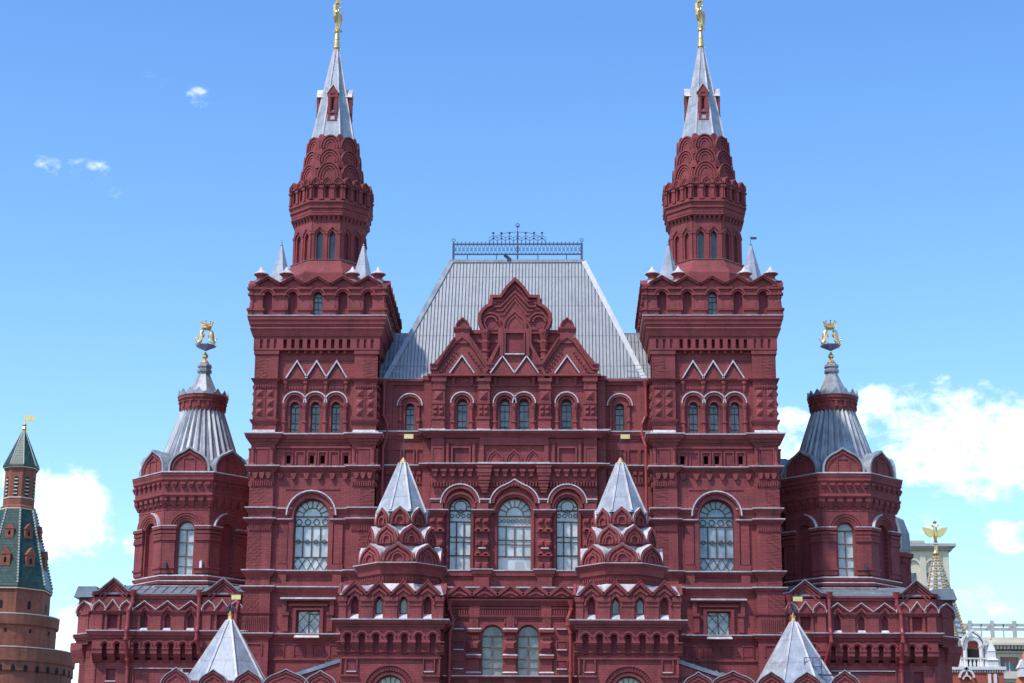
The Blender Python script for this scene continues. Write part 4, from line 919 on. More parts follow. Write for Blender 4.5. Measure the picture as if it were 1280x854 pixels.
    j = [(0, 0, .0, .05), (0, 0, .18, .10), (0, 0, .62, .24), (0, 0, 1.05, .26), (0, 0, 1.35, .15), (-.17, 0, 1.58, .09), (-.22, 0, 1.82, .07), (-.3, 0, 1.98, .085), (-.43, 0, 1.94, .03),
         (.17, 0, 1.58, .09), (.22, 0, 1.82, .07), (.3, 0, 1.98, .085), (.43, 0, 1.94, .03), (-.14, -.06, .35, .09), (-.33, -.14, .1, .06), (.14, -.06, .35, .09), (.33, -.14, .1, .06), (0, .05, .3, .1), (0, .16, -.02, .12)]
    ed = [(0, 1), (1, 2), (2, 3), (3, 4), (4, 5), (5, 6), (6, 7), (7, 8), (4, 9), (9, 10), (10, 11), (11, 12), (2, 13), (13, 14), (2, 15), (15, 16), (2, 17), (17, 18)]
    ea = empty('double_headed_eagle'); ea.parent = MUS; ea['label'] = 'gilded double headed eagle on the ' + ('left' if s < 0 else 'right') + ' spire'
    skinfig('eagle_body', j, ed, GOLD, ea, EM)
    wg = MB(EM)
    for sx in (-1, 1):
        wg.prism([(sx * .12, 1.2), (sx * .45, 1.62), (sx * .78, 1.92), (sx * .92, 1.75), (sx * .86, 1.3), (sx * .75, .9), (sx * .55, .6), (sx * .35, .5), (sx * .14, .75)], -.09, .09)
        for i in range(4): wg.bar((sx * (.3 + i * .13), -.1, 1.45 + i * .06), (sx * (.42 + i * .14), -.1, .68 + i * .17), .06)
    wg.build('wings', GOLD, ea)
    cw_ = MB(EM)
    for x, z0, k in ((-.3, 2.08, .6), (.3, 2.08, .6), (0, 2.2, 1.0)):
        cw_.lathe([(.12 * k, z0), (.17 * k, z0 + .08 * k), (.2 * k, z0 + .2 * k), (.1 * k, z0 + .3 * k), (.02, z0 + .34 * k)], 10, (x, 0)); cw_.bar((x, 0, z0 + .3 * k), (x, 0, z0 + .5 * k), .04); cw_.bar((x - .07, 0, z0 + .42 * k), (x + .07, 0, z0 + .42 * k), .04)
    cw_.tube([(.33, -.2, .0), (.42, -.2, .9)], .03); cw_.lathe([(.02, 0), (.1, .1), (.02, .2)], 8, (-.36, -.2)); cw_.build('crown_and_regalia', GOLD, ea)
for s in (-1, 1): square_tower(s)

# ================================================================== corner turrets
def vane(M, x, y, z0, zf, parent, sgn=1, fl_=.62):
    r = MB(M); r.bar((x, y, z0), (x, y, zf + .35), .045); r.bar((x - .16, y, z0 + (zf - z0) * .45), (x + .16, y, z0 + (zf - z0) * .45), .03); r.bar((x - .1, y, z0 + (zf - z0) * .6), (x + .1, y, z0 + (zf - z0) * .6), .03)
    v = r.build('weather_vane', IRON, parent)
    g = MB(ID); X0 = M @ Vector((x, y, 0)); g.box(X0.x + .02, X0.x + fl_, X0.y - .015, X0.y + .015, zf, zf + .29); g.box(X0.x + .16, X0.x + .3, X0.y - .03, X0.y + .03, zf + .1, zf + .22)
    g.build('vane_flag', GOLD, v)
def finial_group(M, parent, side):
    """crown held by a rearing lion and unicorn on a dish"""
    e_ = empty('heraldic_finial'); e_.parent = parent; e_['label'] = 'gilded crown held up by two rearing beasts on the %s turret' % side
    z0 = Z(455, 7)
    k = MB(M); k.lathe([(.26, z0 - .05), (.33, z0 + .05), (.2, z0 + .22), (.09, z0 + .3), (.1, z0 + .36), (.21, z0 + .5), (.21, z0 + .62), (.08, z0 + .78), (.06, z0 + .88)], 12); k.build('gilded_knob', GOLD, e_)
    zp = Z(438.5, 7); d = MB(M); d.lathe([(.05, zp - .02), (.3, zp + .12), (.66, zp + .30), (.7, zp + .36), (.6, zp + .38)], 8)
    for i in range(8): a_ = 2 * PI * i / 8 + .4; d.tube([(.62 * math.cos(a_), .62 * math.sin(a_), zp + .33), (.78 * math.cos(a_), .78 * math.sin(a_), zp + .44)], .03, 5)
    d.build('dish', plain_mat('blue_and_white_enamel', (.30, .34, .52), .4, 0, .6, 9), e_)
    zf = zp + .38
    for sx in (-1, 1):
        m = M @ T(0, 0, zf) @ SX(sx)
        j = [(.34, 0, .52, .13), (.40, 0, .34, .12), (.36, 0, .80, .135), (.33, 0, .98, .10), (.20, 0, 1.06, .07), (.14, 0, 1.0, .045), (.46, .08, .16, .085), (.38, .08, .03, .05), (.52, -.09, .18, .085), (.46, -.09, .03, .05),
             (.24, .07, .74, .055), (.10, .07, .80, .04), (.24, -.07, .66, .055), (.09, -.07, .62, .04), (.56, 0, .30, .035), (.70, 0, .42, .03), (.68, 0, .62, .045), (.36, 0, 1.09, .04)]
        ed = [(0, 1), (0, 2), (2, 3), (3, 4), (4, 5), (1, 6), (6, 7), (1, 8), (8, 9), (2, 10), (10, 11), (2, 12), (12, 13), (1, 14), (14, 15), (15, 16), (3, 17)]
        skinfig('rearing_beast', [(a_ * 1.12, b_, c_ * 1.05, r_ * 1.5) for a_, b_, c_, r_ in j], ed, GOLD, e_, m)
    c = MB(M @ T(0, 0, zf - .22) @ Matrix.Scale(1.2, 4)); c.lathe([(.24, 1.22), (.28, 1.26), (.28, 1.36), (.25, 1.38)], 12)
    for i in range(8):
        a_ = 2 * PI * i / 8; c.tube([(.26 * math.cos(a_), .26 * math.sin(a_), 1.34), (.36 * math.cos(a_), .36 * math.sin(a_), 1.62)], (.06, .03), 6); c.lathe([(.01, 1.6), (.055, 1.66), (.01, 1.72)], 6, (.36 * math.cos(a_), .36 * math.sin(a_)))
    c.lathe([(.2, 1.36), (.22, 1.46), (.12, 1.56), (.02, 1.6)], 10); c.bar((0, 0, 1.1), (0, 0, 1.3), .05); c.build('crown', GOLD, e_)
def corner_turret(s):
    TX = 22.68; M = SX(s) @ T(TX, 7, 0); z = lambda p: Z(p, 3.18); zc = lambda p: Z(p, 7)
    side = 'left' if s < 0 else 'right'
    B = MB(M); c = MB(M); f = MB(M); n = MB(); r = 3.82; fw = r * math.tan(PI / 8)
    B.lathe([(r - .6, 0), (r - .6, z(590))], 8); B.lathe([(r + .05, 0), (r + .05, z(722))], 8)
    for p, o in ((736, .55), (729, .38), (722, .2)): c.lathe([(r, z(p) - .28), (r + o, z(p) - .12), (r + o, z(p)), (r, z(p) + .06)], 8); f.lathe([(r + o - .1, z(p) + .005), (r + o + .05, z(p) + .005), (r + o + .05, z(p) + .06), (r, z(p) + .14)], 8)
    F = [M @ RZ(k * PI / 4) @ T(0, -r, 0) for k in range(8)]
    for k in range(8):
        B.M = c.M = f.M = n.M = F[k]
        zs = z(652) - .56; R_ = 1.12
        wallband(B, -fw + .02, fw - .02, z(722), z(632), 0, .6, [(0, R_, z(720), zs, 'round')])
        if k == 0: win(F[k], 0, R_, z(720), zs, .38, 'round', 'double', GL, FRAMEB, MUS, bw=.06)
        else: n.box(-.6, .6, .3, .5, z(721), z(650))
        for i, (w, y_) in enumerate(((R_ + .02, -.04), (R_ + .3, -.1), (R_ + .62, -.16), (R_ + .95, -.2))): c.band(arcpts(0, zs + .05, w), .13, y_, .02)
        if k in (1, 7) : f.band(arcpts(0, zs + .05, R_ + 1.22)[8 if (k == 7) else 0:][: 7], .07, -.24, .0)
        for sx in (-1, 1):
            x0, x1 = sorted((sx * .70, sx * (fw + .1))); B.box(x0, x1, -.14, .1, z(718), z(662)); 
            for p, o in ((661, .16), (666, .1), (671, .07), (675, .1)): c.box(x0 - o * .5, x1 + o * .5, -.14 - o, .1, z(p) - .1, z(p) + .1)
            f.box(x0 - .08, x1 + .08, -.32, .1, z(659.3), z(658.3)); c.box(x0 - .05, x1 + .05, -.22, .1, z(712), z(709))
        c.box(-fw, fw, -.03, .02, z(638.5), z(637))
        # arcaded corbel table
        for i in range(5):
            x = -fw + 2 * fw * (i + .5) / 5; n.box(x - .14, x + .14, -.14, -.03, z(632), z(622.5))
        for i in range(6):
            x = -fw + 2 * fw * i / 5; c.hexa([(x - .13, -.04, z(635)), (x + .13, -.04, z(635)), (x + .13, .1, z(635)), (x - .13, .1, z(635))], [(x - .2, -.30, z(627)), (x + .2, -.30, z(627)), (x + .2, .1, z(627)), (x - .2, .1, z(627))]); c.box(x - .2, x + .2, -.32, .1, z(627), z(622))
        f2 = (r + .35) * math.tan(PI / 8)
        for i in range(6): x = -f2 + 2 * f2 * (i + .5) / 6; c.box(x - .17, x + .17, -.56, -.2, z(608), z(605)); c.box(x - .11, x + .11, -.48, -.2, z(611), z(608))
        # metal-hooded kokoshnik
        rk = 4.28; F2 = M @ RZ(k * PI / 4) @ T(0, -rk, 0)
    B.M = c.M = f.M = n.M = M
    B.lathe([(r + .0, z(634)), (r + .22, z(622)), (r + .3, z(621)), (r + .35, z(612)), (r + .4, z(604)), (r + .5, z(602)), (r + .5, z(599)), (r + .56, z(596)), (r + .56, z(593.4)), (r - .5, z(591)), (3.4, z(590))], 8)
    c.lathe([(r + .3, z(622) - .05), (r + .42, z(621)), (r + .42, z(619)), (r + .3, z(618))], 8)
    f.lathe([(r + .54, z(593.4) + .005), (r + .61, z(593.4) + .005), (r + .61, z(593.4) + .07), (r + .2, z(592) + .1)], 8)
    bo = B.build('corner_turret', RED, MUS, 'octagonal turret at the %s end' % side)
    K = MB(M); kz = MB(M); kn = MB(M)
    for k in range(8):
        m2 = M @ RZ(k * PI / 4) @ T(0, -3.93, 0); K.M = kz.M = kn.M = m2; z0 = z(591); h = z(562) - z0; w = 2.6
        o = arcpts(0, z0 + .25, w, 'keel', 18, h - .25)
        K.prism([(-w / 2, z0)] + o + [(w / 2, z0)], .04, .4)
        K.band(arcpts(0, z0 + .2, w - .42, 'keel', 18, h - .45), .1, -.05, .06); K.band([(-.36, z0), (-.36, z0 + .95), (.36, z0 + .95), (.36, z0)], .07, -.02, .06)
        # hood running back into the roof
        kz.band([(-w / 2 - .02, z0)] + arcpts(0, z0 + .25, w + .04, 'keel', 18, h - .22) + [(w / 2 + .02, z0)], .13, -.12, .5)
        oo = arcpts(0, z0 + .25, w + .04, 'keel', 18, h - .22); vs = [(x, .3, zz_) for x, zz_ in oo] + [(x * .55, 2.3, z0 + (zz_ - z0) * .98) for x, zz_ in oo]; nn_ = len(oo)
        kz.add([(x, .3, zz_ + .1) for x, zz_ in oo] + [(x * .5, 2.6, z0 + (zz_ - z0) * 1.0 + .1) for x, zz_ in oo] + [(x * .9, .3, z0 + (zz_ - z0) * .8) for x, zz_ in oo] + [(x * .4, 2.6, z0 + (zz_ - z0) * .8) for x, zz_ in oo],
               [(i, i + 1, nn_ + i + 1, nn_ + i) for i in range(nn_ - 1)] + [(2 * nn_ + i + 1, 2 * nn_ + i, 3 * nn_ + i, 3 * nn_ + i + 1) for i in range(nn_ - 1)] + [(i + 1, i, 2 * nn_ + i, 2 * nn_ + i + 1) for i in range(nn_ - 1)] + [(nn_ + i, nn_ + i + 1, 3 * nn_ + i + 1, 3 * nn_ + i) for i in range(nn_ - 1)] + [(0, nn_, 3 * nn_, 2 * nn_), (nn_ - 1, 2 * nn_ - 1 + 0, 4 * nn_ - 1, 3 * nn_ - 1)])
    ko = K.build('kokoshnik_ring', RED, MUS); kz.build('kokoshnik_hood', ZCOP, ko)
    # ribbed lower cone, collar, upper cone
    L = MB(M); L.lathe([(3.45, z(591)), (3.3, z(587)), (2.75, zc(582)), (1.44, zc(517))], 32, phase=0, apo=False); rr = MB(M)
    for i in range(32):
        a_ = 2 * PI * (i + .5) / 32; q0 = (2.85 * math.sin(a_), -2.85 * math.cos(a_), zc(586)); q1 = (1.44 * math.sin(a_), -1.44 * math.cos(a_), zc(516.5)); rib(rr, q0, q1, (math.sin(a_), -math.cos(a_), .5), .26, .13)
    lo = L.build('turret_roof', ZCOP, MUS, 'ribbed grey cone of the %s turret' % side); rr.build('roof_rib', ZCOP, lo)
    N_ = MB(M); N_.lathe([(1.42, zc(522)), (1.42, zc(519)), (1.55, zc(518)), (1.6, zc(515)), (1.62, zc(506)), (1.75, zc(503)), (1.78, zc(498)), (1.3, zc(497))], 16); nn2 = MB(M)
    for i in range(16):
        m2 = M @ RZ(2 * PI * i / 16) @ T(0, -1.6, 0); N_.M = m2; N_.box(-.09, .09, -.1, .1, zc(514), zc(507)); N_.box(-.3, .3, -.12, .05, zc(507), zc(505.5))
        nn2.M = M @ RZ(2 * PI * i / 16) @ T(0, -1.74, 0); nn2.prism([(-.35, zc(499)), (-.35, zc(497)), (-.24, zc(496)), (0, zc(491)), (.24, zc(496)), (.35, zc(497)), (.35, zc(499))], -.07, .05)
    N_.M = M; no = N_.build('roof_collar', RED, lo); nn2.build('scalloped_rim', ZCOP, lo)
    U = MB(M); U.lathe([(1.62, zc(499)), (1.5, zc(497)), (1.02, zc(493)), (.40, zc(469)), (.42, zc(467.5)), (.5, zc(466)), (.52, zc(463.5)), (.42, zc(462.5)), (.42, zc(461)), (.5, zc(459.5)), (.48, zc(457)), (.26, zc(454.5))], 8)
    U.build('upper_cone', ZCOP, lo)
    finial_group(M, MUS, side)
    c.build('moulding', REDT, bo); f.build('ledge_flashing', FLASH, bo); n.build('blind_niche', NICHE, bo)
    if s < 0:
        lm = MB(F[0]); lm.box(-1.28, -1.12, -.5, -.2, z(712), z(704)); lm.bar((-1.2, -.3, z(703)), (-1.2, .05, z(702)), .05); lm.build('loudspeaker', WHITE, MUS)
    lm = MB(F[0]); lm.box(1.15, 1.3, -.45, -.2, z(713), z(706)); lm.bar((1.22, -.3, z(705)), (1.22, .05, z(704)), .05); lm.build('floodlight', IRON, MUS)

# ================================================================== low wings
def wing(s):
    M = SX(s); z = lambda p: Z(p, .3); Y0 = .25; YL = .75; side = 'left' if s < 0 else 'right'
    B = MB(M); c = MB(M); f = MB(M); n = MB(M); dc = MB(M)
    BAY = [(18.0, 20.75, 2), (20.75, 25.45, 6), (25.45, 28.0, 2)]
    B.box(18, 28.2, YL + .4, 16, 0, z(746)); B.box(28.2, 28.98, 2.2, 15.3, 0, z(752))
    wallband(B, 18.0, 27.9, 0, z(826), YL, YL + .5, [(26.75, .62, z(852), z(837), 'rect')] )
    n.box(26.4, 27.1, YL + .2, YL + .4, z(854), z(835))
    for x0, x1 in ((18.2, 20.5), (21.0, 25.2)): c.band([(x0, z(880)), (x0, z(837)), (x1, z(837)), (x1, z(880))], .07, YL - .09, YL + .02)
    f.box(26.4, 27.1, YL - .05, YL + .3, z(853.5), z(852)); f.box(21.0, 25.2, YL - .13, YL, z(837), z(836.2))
    for x0, x1, k in BAY:
        g = k == 2; y0 = Y0 - (.12 if g else 0)
        cs = [x0 + (x1 - x0) * (i + .5 + (0 if not g else 0)) / k for i in range(k)] if not g else [(x0 + x1) / 2 - .42, (x0 + x1) / 2 + .42]
        # corbel arcade
        wallband(B, x0, x1, z(819), z(803), y0, YL + .4, [(x, .34, z(819), z(809), 'round') for x in cs])
        n.box(x0 + .1, x1 - .1, YL - .03, YL + .02, z(823), z(803))
        edges = [x0] + [(a_ + b_) / 2 for a_, b_ in zip(cs[:-1], cs[1:])] + [x1]
        st = cs[1] - cs[0]
        for i, x in enumerate(edges):
            w = st / 2 - .18
            if i in (0, len(edges) - 1): w = (cs[0] - x0 - .18)
            xa, xb = (x - w, x + w) if 0 < i < len(edges) - 1 else ((x0, x0 + w) if i == 0 else (x1 - w, x1))
            B.hexa([(xa, YL - .02, z(830)), (xb, YL - .02, z(830)), (xb, YL + .1, z(830)), (xa, YL + .1, z(830))], [(xa, y0, z(819)), (xb, y0, z(819)), (xb, YL + .1, z(819)), (xa, YL + .1, z(819))]); c.box(xa - .03, xb + .03, y0 - .06, YL, z(813.5), z(811.5))
        for x in cs: c.band(arcpts(x, z(808.5), .5), .09, y0 - .09, y0 + .02)
        # upper storey
        ops = []
        if g: ops = [((x0 + x1) / 2, .62, z(787), z(768.5), 'rect')]
        else: ops = [(x, .44, z(787), z(773), 'tri', .28) for x in (21.5, 23.07, 24.62)]
        wallband(B, x0, x1, z(793), z(746), y0 + .12, y0 + .75, ops)
        n.box(x0 + .2, x1 - .2, y0 + .4, y0 + .6, z(789), z(768))
        ledge(c, f, x0 - .02, x1 + .02, y0 + .1, YL + .5, z(803), z(791.5), csc(.95), .08)
        if g:
            xc = (x0 + x1) / 2; hw = (x1 - x0) / 2
            # tall gable with nested chevrons
            sh = z(743); ap = z(726); gp = [(xc - hw - .12, z(748)), (xc - hw - .12, sh), (xc - hw * .78, sh + .06), (xc, ap), (xc + hw * .78, sh + .06), (xc + hw + .12, sh), (xc + hw + .12, z(748))]
            B.prism(gp, y0, y0 + .7); c.band([(x, zz_ - .16) for x, zz_ in gp[1:-1]], .18, y0 - .2, y0 + .02)
            dc.band([(x, zz_ + .02) for x, zz_ in gp[1:-1]], .07, y0 - .3, y0 + .75)
            for q_ in range(2): c.band([(xc - hw * (.7 - .1 * q_), z(748 + 3.5 * q_)), (xc, z(733 + 4.5 * q_)), (xc + hw * (.7 - .1 * q_), z(748 + 3.5 * q_))], .11, y0 - .1 + q_ * .04, y0 + .14)
            B.box(x0, x1, y0, y0 + .2, z(766), z(746))
            for dx, w in ((-.92, .86), (0, 1.05), (.92, .86)):
                kokoshnik(B, n, xc + dx, z(765.5), w, z(753 if dx else 752) - z(765.5), y0 - .08, .2, 'keel' if dx else 'tri', 1, .1)
                cap(f, xc + dx, z(765.5), w, z(753 if dx else 752) - z(765.5), y0 - .2, y0, 'keel' if dx else 'tri', .04)
            ledge(c, None, x0, x1, y0, y0 + .3, z(770), z(765.5), csc(.5)); 
            for xa, xb in ((x0 + .05, x0 + .62), (x1 - .62, x1 - .05)): B.box(xa, xb, y0 - .05, y0 + .2, z(792), z(770))
            B.box(xc - .5, xc - .36, y0, y0 + .2, z(790), z(770)); B.box(xc + .36, xc + .5, y0, y0 + .2, z(790), z(770))
        else:
            for x in (21.5, 23.07, 24.62):
                win(M, x, .44, z(786), z(773), y0 + .42, 'tri', 'none', GLD, FRAME, MUS, h=.28, bw=.05)
                f.hexa([(x - .27, y0 - .1, z(790)), (x + .27, y0 - .1, z(790)), (x + .27, y0 + .4, z(790)), (x - .27, y0 + .4, z(790))], [(x - .22, y0 + .1, z(786.5)), (x + .22, y0 + .1, z(786.5)), (x + .22, y0 + .4, z(786.5)), (x - .22, y0 + .4, z(786.5))])
                B.prism([(x - .78, z(765)), (x + .78, z(765)), (x, z(754))], y0 - .02, y0 + .14); c.band([(x - .42, z(770)), (x, z(761)), (x + .42, z(770))], .12, y0 - .1, y0 + .14)
            zg = []
            for x in (21.5, 23.07, 24.62): zg += [(x - .78, z(764.5)), (x, z(753.5))]
            zg.append((24.62 + .78, z(764.5))); f.band(zg, .045, y0 - .22, y0 + .1); c.band([(a_, b_ - .13) for a_, b_ in zg], .12, y0 - .16, y0 + .1)
            for x in (20.85, 22.28, 23.85, 25.3): B.box(x - .36 if x < 25 else x - .4, x + .36 if x > 21 else x + .4, y0 - .02, y0 + .14, z(791), z(771)); ledge(c, None, x - .4, x + .4, y0 - .02, y0 + .2, z(771), z(765), csc(.45))
            c.box(x0, x1, y0 - .05, y0 + .2, z(750), z(746.5)); c.box(x0, x1, y0 - .14, y0 + .2, z(746.5), z(745))
    # chamfered outer corner and side wall
    for (xa, ya, xb, yb, o) in ((28.0, .4, 29.35, 1.4, 0), (29.35, 1.4, 29.35, 15.5, 0)):
        d = Vector((xb - xa, yb - ya)).length; ang_ = math.atan2(yb - ya, xb - xa); m2 = M @ T(xa, ya, 0) @ RZ(ang_)
        B.M = c.M = f.M = n.M = m2
        B.box(0, d, 0, .5, z(793), z(748)); B.box(0, d, .35, .9, 0, z(800)); 
        c.sweep([(0, 0), (d, 0)], prof(z(803), z(794), csc(.8))); f.sweep([(0, 0), (d, 0)], flashp(z(794) + .031, .3, .08))
        ks = max(1, int(d / 1.1)); st = d / ks
        for i in range(ks):
            x = st * (i + .5); kokoshnik(B, n, x, z(766), st * .92, z(752) - z(766), -.14, .4, 'keel', 1, .1); cap(f, x, z(766), st * .92, z(752) - z(766), -.26, .1, 'keel', .06)
            B.box(x - .3, x + .3, -.06, .2, z(792), z(769)); c.box(x - .42, x + .42, -.16, .1, z(769), z(766)); n.box(x - .2, x + .2, .32, .36, z(822), z(808))
            B.hexa([(x + .24, .33, z(828)), (x + st - .24, .33, z(828)), (x + st - .24, .5, z(828)), (x + .24, .5, z(828))], [(x + .24, 0, z(812)), (x + st - .24, 0, z(812)), (x + st - .24, .5, z(812)), (x + .24, .5, z(812))]); B.box(x + .24, x + st - .24, 0, .5, z(812), z(803)); B.box(x - .3, x + .3, .02, .5, z(806), z(802))
    B.M = c.M = f.M = n.M = M
    bo = B.build('wing_wall', RED, MUS, 'low %s wing with gables' % side)
    c.build('cornice', REDT, bo); f.build('ledge_flashing', FLASH, bo); n.build('blind_niche', NICHE, bo)
    dc.build('gable_capping', ZDARK, bo)
    R_ = MB(M); zr = Z(744.5, .3) + .05
    R_.add([(18.0, .25, zr), (28.1, .25, zr), (29.4, 1.4, zr), (29.4, 15.6, zr), (18.0, 15.6, zr), (18.0, 3.2, Z(733, 3)), (27.2, 3.2, Z(733, 3)), (27.2, 14, Z(733, 3)), (18, 14, Z(733, 3))],
           [(0, 1, 6, 5), (1, 2, 6), (2, 3, 7, 6), (3, 4, 8, 7), (5, 6, 7, 8), (0, 5, 8, 4), (4, 3, 2, 1, 0)])
    ro = R_.build('wing_roof', ZDARK, MUS); q = MB(M)
    for i in range(14): x = 18.6 + i * .62; rib(q, (x, .25, zr), (min(x, 27.2), 3.2, Z(733, 3)), (0, -1, 3), .08, .07)
    q.prism([(27.9, z(747.5)), (29.5, z(747.5)), (29.25, z(734)), (28.0, z(734)), ], .5, 2.4); q.box(18.0, 28.0, .1, .3, zr - .06, zr + .04)
    for xc in (19.4, 26.75): q.add([(xc - 1.3, .9, zr), (xc + 1.3, .9, zr), (xc, .9, z(727)), (xc - 1.3, 3.2, zr), (xc + 1.3, 3.2, zr), (xc, 3.4, z(727))], [(0, 1, 2), (3, 5, 4), (0, 2, 5, 3), (2, 1, 4, 5), (1, 0, 3, 4)])
    q.build('roof_seam', ZDARK, ro)
    for pts in ([(25.4, .0, z(746)), (25.4, .0, z(756)), (25.62, -.12, z(766)), (25.62, -.15, z(785)), (25.62, -.4, z(792)), (25.62, -.4, z(802)), (25.6, .3, z(826)), (25.6, .55, z(836)), (25.6, .55, z(900))],
                [(20.95, .0, z(746)), (20.95, -.0, z(785)), (20.95, -.3, z(792)), (20.95, -.3, z(802)), (20.55, .3, z(828)), (20.55, .5, z(838)), (20.55, .5, z(900))],
                [(18.3, .0, z(750)), (18.3, .0, z(756)), (18.42, -.1, z(766)), (18.42, -.1, z(785)), (18.42, -.35, z(792)), (18.42, -.3, z(802)), (18.42, .4, z(828)), (18.42, .4, z(900))]): drainpipe(M, pts, MUS, .12)
for s in (-1, 1): corner_turret(s); wing(s)
# slate link roofs between towers and turrets; small rear cupola beyond the right turret
lk = MB()
for s in (-1, 1): lk.M = SX(s); lk.prism([(17.8, 26), (21.5, 26), (21.5, Z(600, 12)), (20.2, Z(577, 12)), (17.8, Z(577, 12))], 11.3, 15)
lk.build('link_roof', ZDARK, MUS)
x0, _ = at(1129, 700, 15); zz = lambda p: Z(p, 15)
b = MB(T(x0 - .75, 15, 0)); b.lathe([(1.1, 0), (1.1, zz(708)), (1.25, zz(704)), (1.25, zz(700)), (1.4, zz(698)), (1.45, zz(693)), (1.0, zz(692))], 8); bo = b.build('rear_cupola', RED, MUS)
b = MB(T(x0 - .75, 15, 0)); b.lathe([(1.2, zz(693)), (1.25, zz(688)), (1.2, zz(668)), (.85, zz(650)), (.3, zz(645)), (.1, zz(643))], 8); b.build('cupola_roof', ZDARK, bo)
b = MB(); b.box(at(1100, 700, 15)[0], x0 + .4, 14.2, 18, 0, zz(700)); b.build('rear_wall', RED, MUS)

# ================================================================== porch
def zigzag(B, c, xs, hw, zv, za, y0, y1, thick=.2, body=True):
    pts = []
    for x in xs: pts += [(x - hw, zv), (x, za)]
    pts.append((xs[-1] + hw, zv))
    for x in xs:
        B.prism([(x - hw, zv - .05), (x + hw, zv - .05), (x, za)], y0, y1)
        c.band([(x - hw + .04, zv - .0), (x, za - .22), (x + hw - .04, zv - .0)], .2, y0 - .16, y0 + .02); c.band([(x - hw * .58, zv), (x, za - .62), (x + hw * .58, zv)], .12, y0 - .1, y0 + .02)
    return pts
def porch_block(s):
    M = SX(s) @ T(7.36, -8.5, 0); z = lambda p: Z(p, -8.5); HW = 3.25; side = 'left' if s < 0 else 'right'
    B = MB(M); c = MB(M); f = MB(M); n = MB(M)
    B.box(-3.0, 3.0, .9, 8.0, 0, z(745))
    # front skin below
    wallband(B, -3.05, 3.05, 0, z(818), .35, .95, [(0, 2.0, 3, z(844) - 1.0, 'round')]); n.box(-1.2, 1.2, .9, 1.0, 0, z(840))
    win(M, 0, 2.0, 3, z(844) - 1.0, .8, 'round', 'fan4', GL, FRAMEB, MUS, bw=.07)
    c.band(arcpts(0, z(844) - 1.0, 2.02), .18, .2, .4); c.band(arcpts(0, z(844) - 1.0, 2.5), .3, .14, .4); c.band(arcpts(0, z(844) - 1.0, 3.12), .1, .02, .4)
    for i in range(26): a_ = PI * (i + .5) / 26; c.bar((1.28 * math.cos(a_), .16, z(844) - 1.0 + 1.28 * math.sin(a_)), (1.5 * math.cos(a_), .16, z(844) - 1.0 + 1.5 * math.sin(a_)), .07, .14)
    c.box(-3.15, 3.15, .2, .4, z(823.5), z(821.5)); c.box(-3.1, -3.0, .2, .4, z(842), z(823)); c.box(3.0, 3.1, .2, .4, z(842), z(823))
    for x in (-2.4, 2.4): n.box(x - .26, x + .26, .32, .36, z(839), z(825)); c.band([(x - .3, z(840)), (x - .3, z(824.5)), (x + .3, z(824.5)), (x + .3, z(840))], .08, .22, .36); f.box(x - .3, x + .3, .2, .36, z(840.3), z(839)); 
    for sx in (-1, 1): c.box(*sorted((sx * 1.95, sx * 3.1)), .2, .4, z(846), z(843.5))
    # corbel arcade
    xs = [(-3 + i) * .88 for i in range(7)]
    wallband(B, -HW + .15, HW - .15, z(806), z(786), -.05, .6, [(x, .4, z(806), z(797), 'round') for x in xs]); n.box(-3.1, 3.1, .33, .37, z(817), z(786))
    c.box(-HW + .1, HW - .1, -.12, .2, z(803.5), z(802)) if False else None
    for i in range(8):
        x = (-3.5 + i) * .88; B.hexa([(x - .24, .34, z(818)), (x + .24, .34, z(818)), (x + .24, .6, z(818)), (x - .24, .6, z(818))], [(x - .24, -.05, z(806)), (x + .24, -.05, z(806)), (x + .24, .6, z(806)), (x - .24, .6, z(806))]); c.box(x - .27, x + .27, -.12, .3, z(804), z(802.5)); c.box(x - .26, x + .26, .14, .5, z(815), z(813))
    for x in xs: c.band(arcpts(x, z(796.5), .56), .1, -.14, -.03)
    ledge(c, f, -HW, HW, -.03, 8, z(787), z(776.3), csc(1.0), .08)
    # niche storey
    ap = [-2.27, -.76, .76, 2.27]; B.box(-HW + .1, HW - .1, .55, 1.0, z(777), z(748))
    wallband(B, -HW + .02, HW - .02, z(777), z(747), .1, .6, [(x, .48, z(774.5), z(753), 'tri', .36) for x in ap])
    for i, x in enumerate(ap):
        if i in (1, 2): win(M, x, .46, z(767), z(753), .4, 'tri', 'none', GLD, FRAME, MUS, h=.34, bw=.05)
        else: n.box(x - .26, x + .26, .42, .5, z(774), z(747))
        n.box(x - .26, x + .26, .5, .56, z(774), z(747))
        f.hexa([(x - .27, -.02, z(774.5)), (x + .27, -.02, z(774.5)), (x + .27, .4, z(774.5)), (x - .27, .4, z(774.5))], [(x - .23, .34, z(767.3)), (x + .23, .34, z(767.3)), (x + .23, .42, z(767.3)), (x - .23, .42, z(767.3))])
        c.band([(x - .36, z(757)), (x - .3, z(751)), (x, z(743.5)), (x + .3, z(751)), (x + .36, z(757))], .1, -.04, .12)
    for x in (-3.02, -1.51, 0, 1.51, 3.02): w = .38 if abs(x) < 3 else .22; B.box(x - w, x + w, 0, .15, z(776), z(752)); c.box(x - w - .06, x + w + .06, -.08, .15, z(752), z(746.5)); c.box(x - w - .03, x + w + .03, -.05, .15, z(758), z(756.5))
    zg = zigzag(B, c, ap, .755, z(745), z(726.5), -.02, .7)
    c.band(zg, .05, -.22, .75)
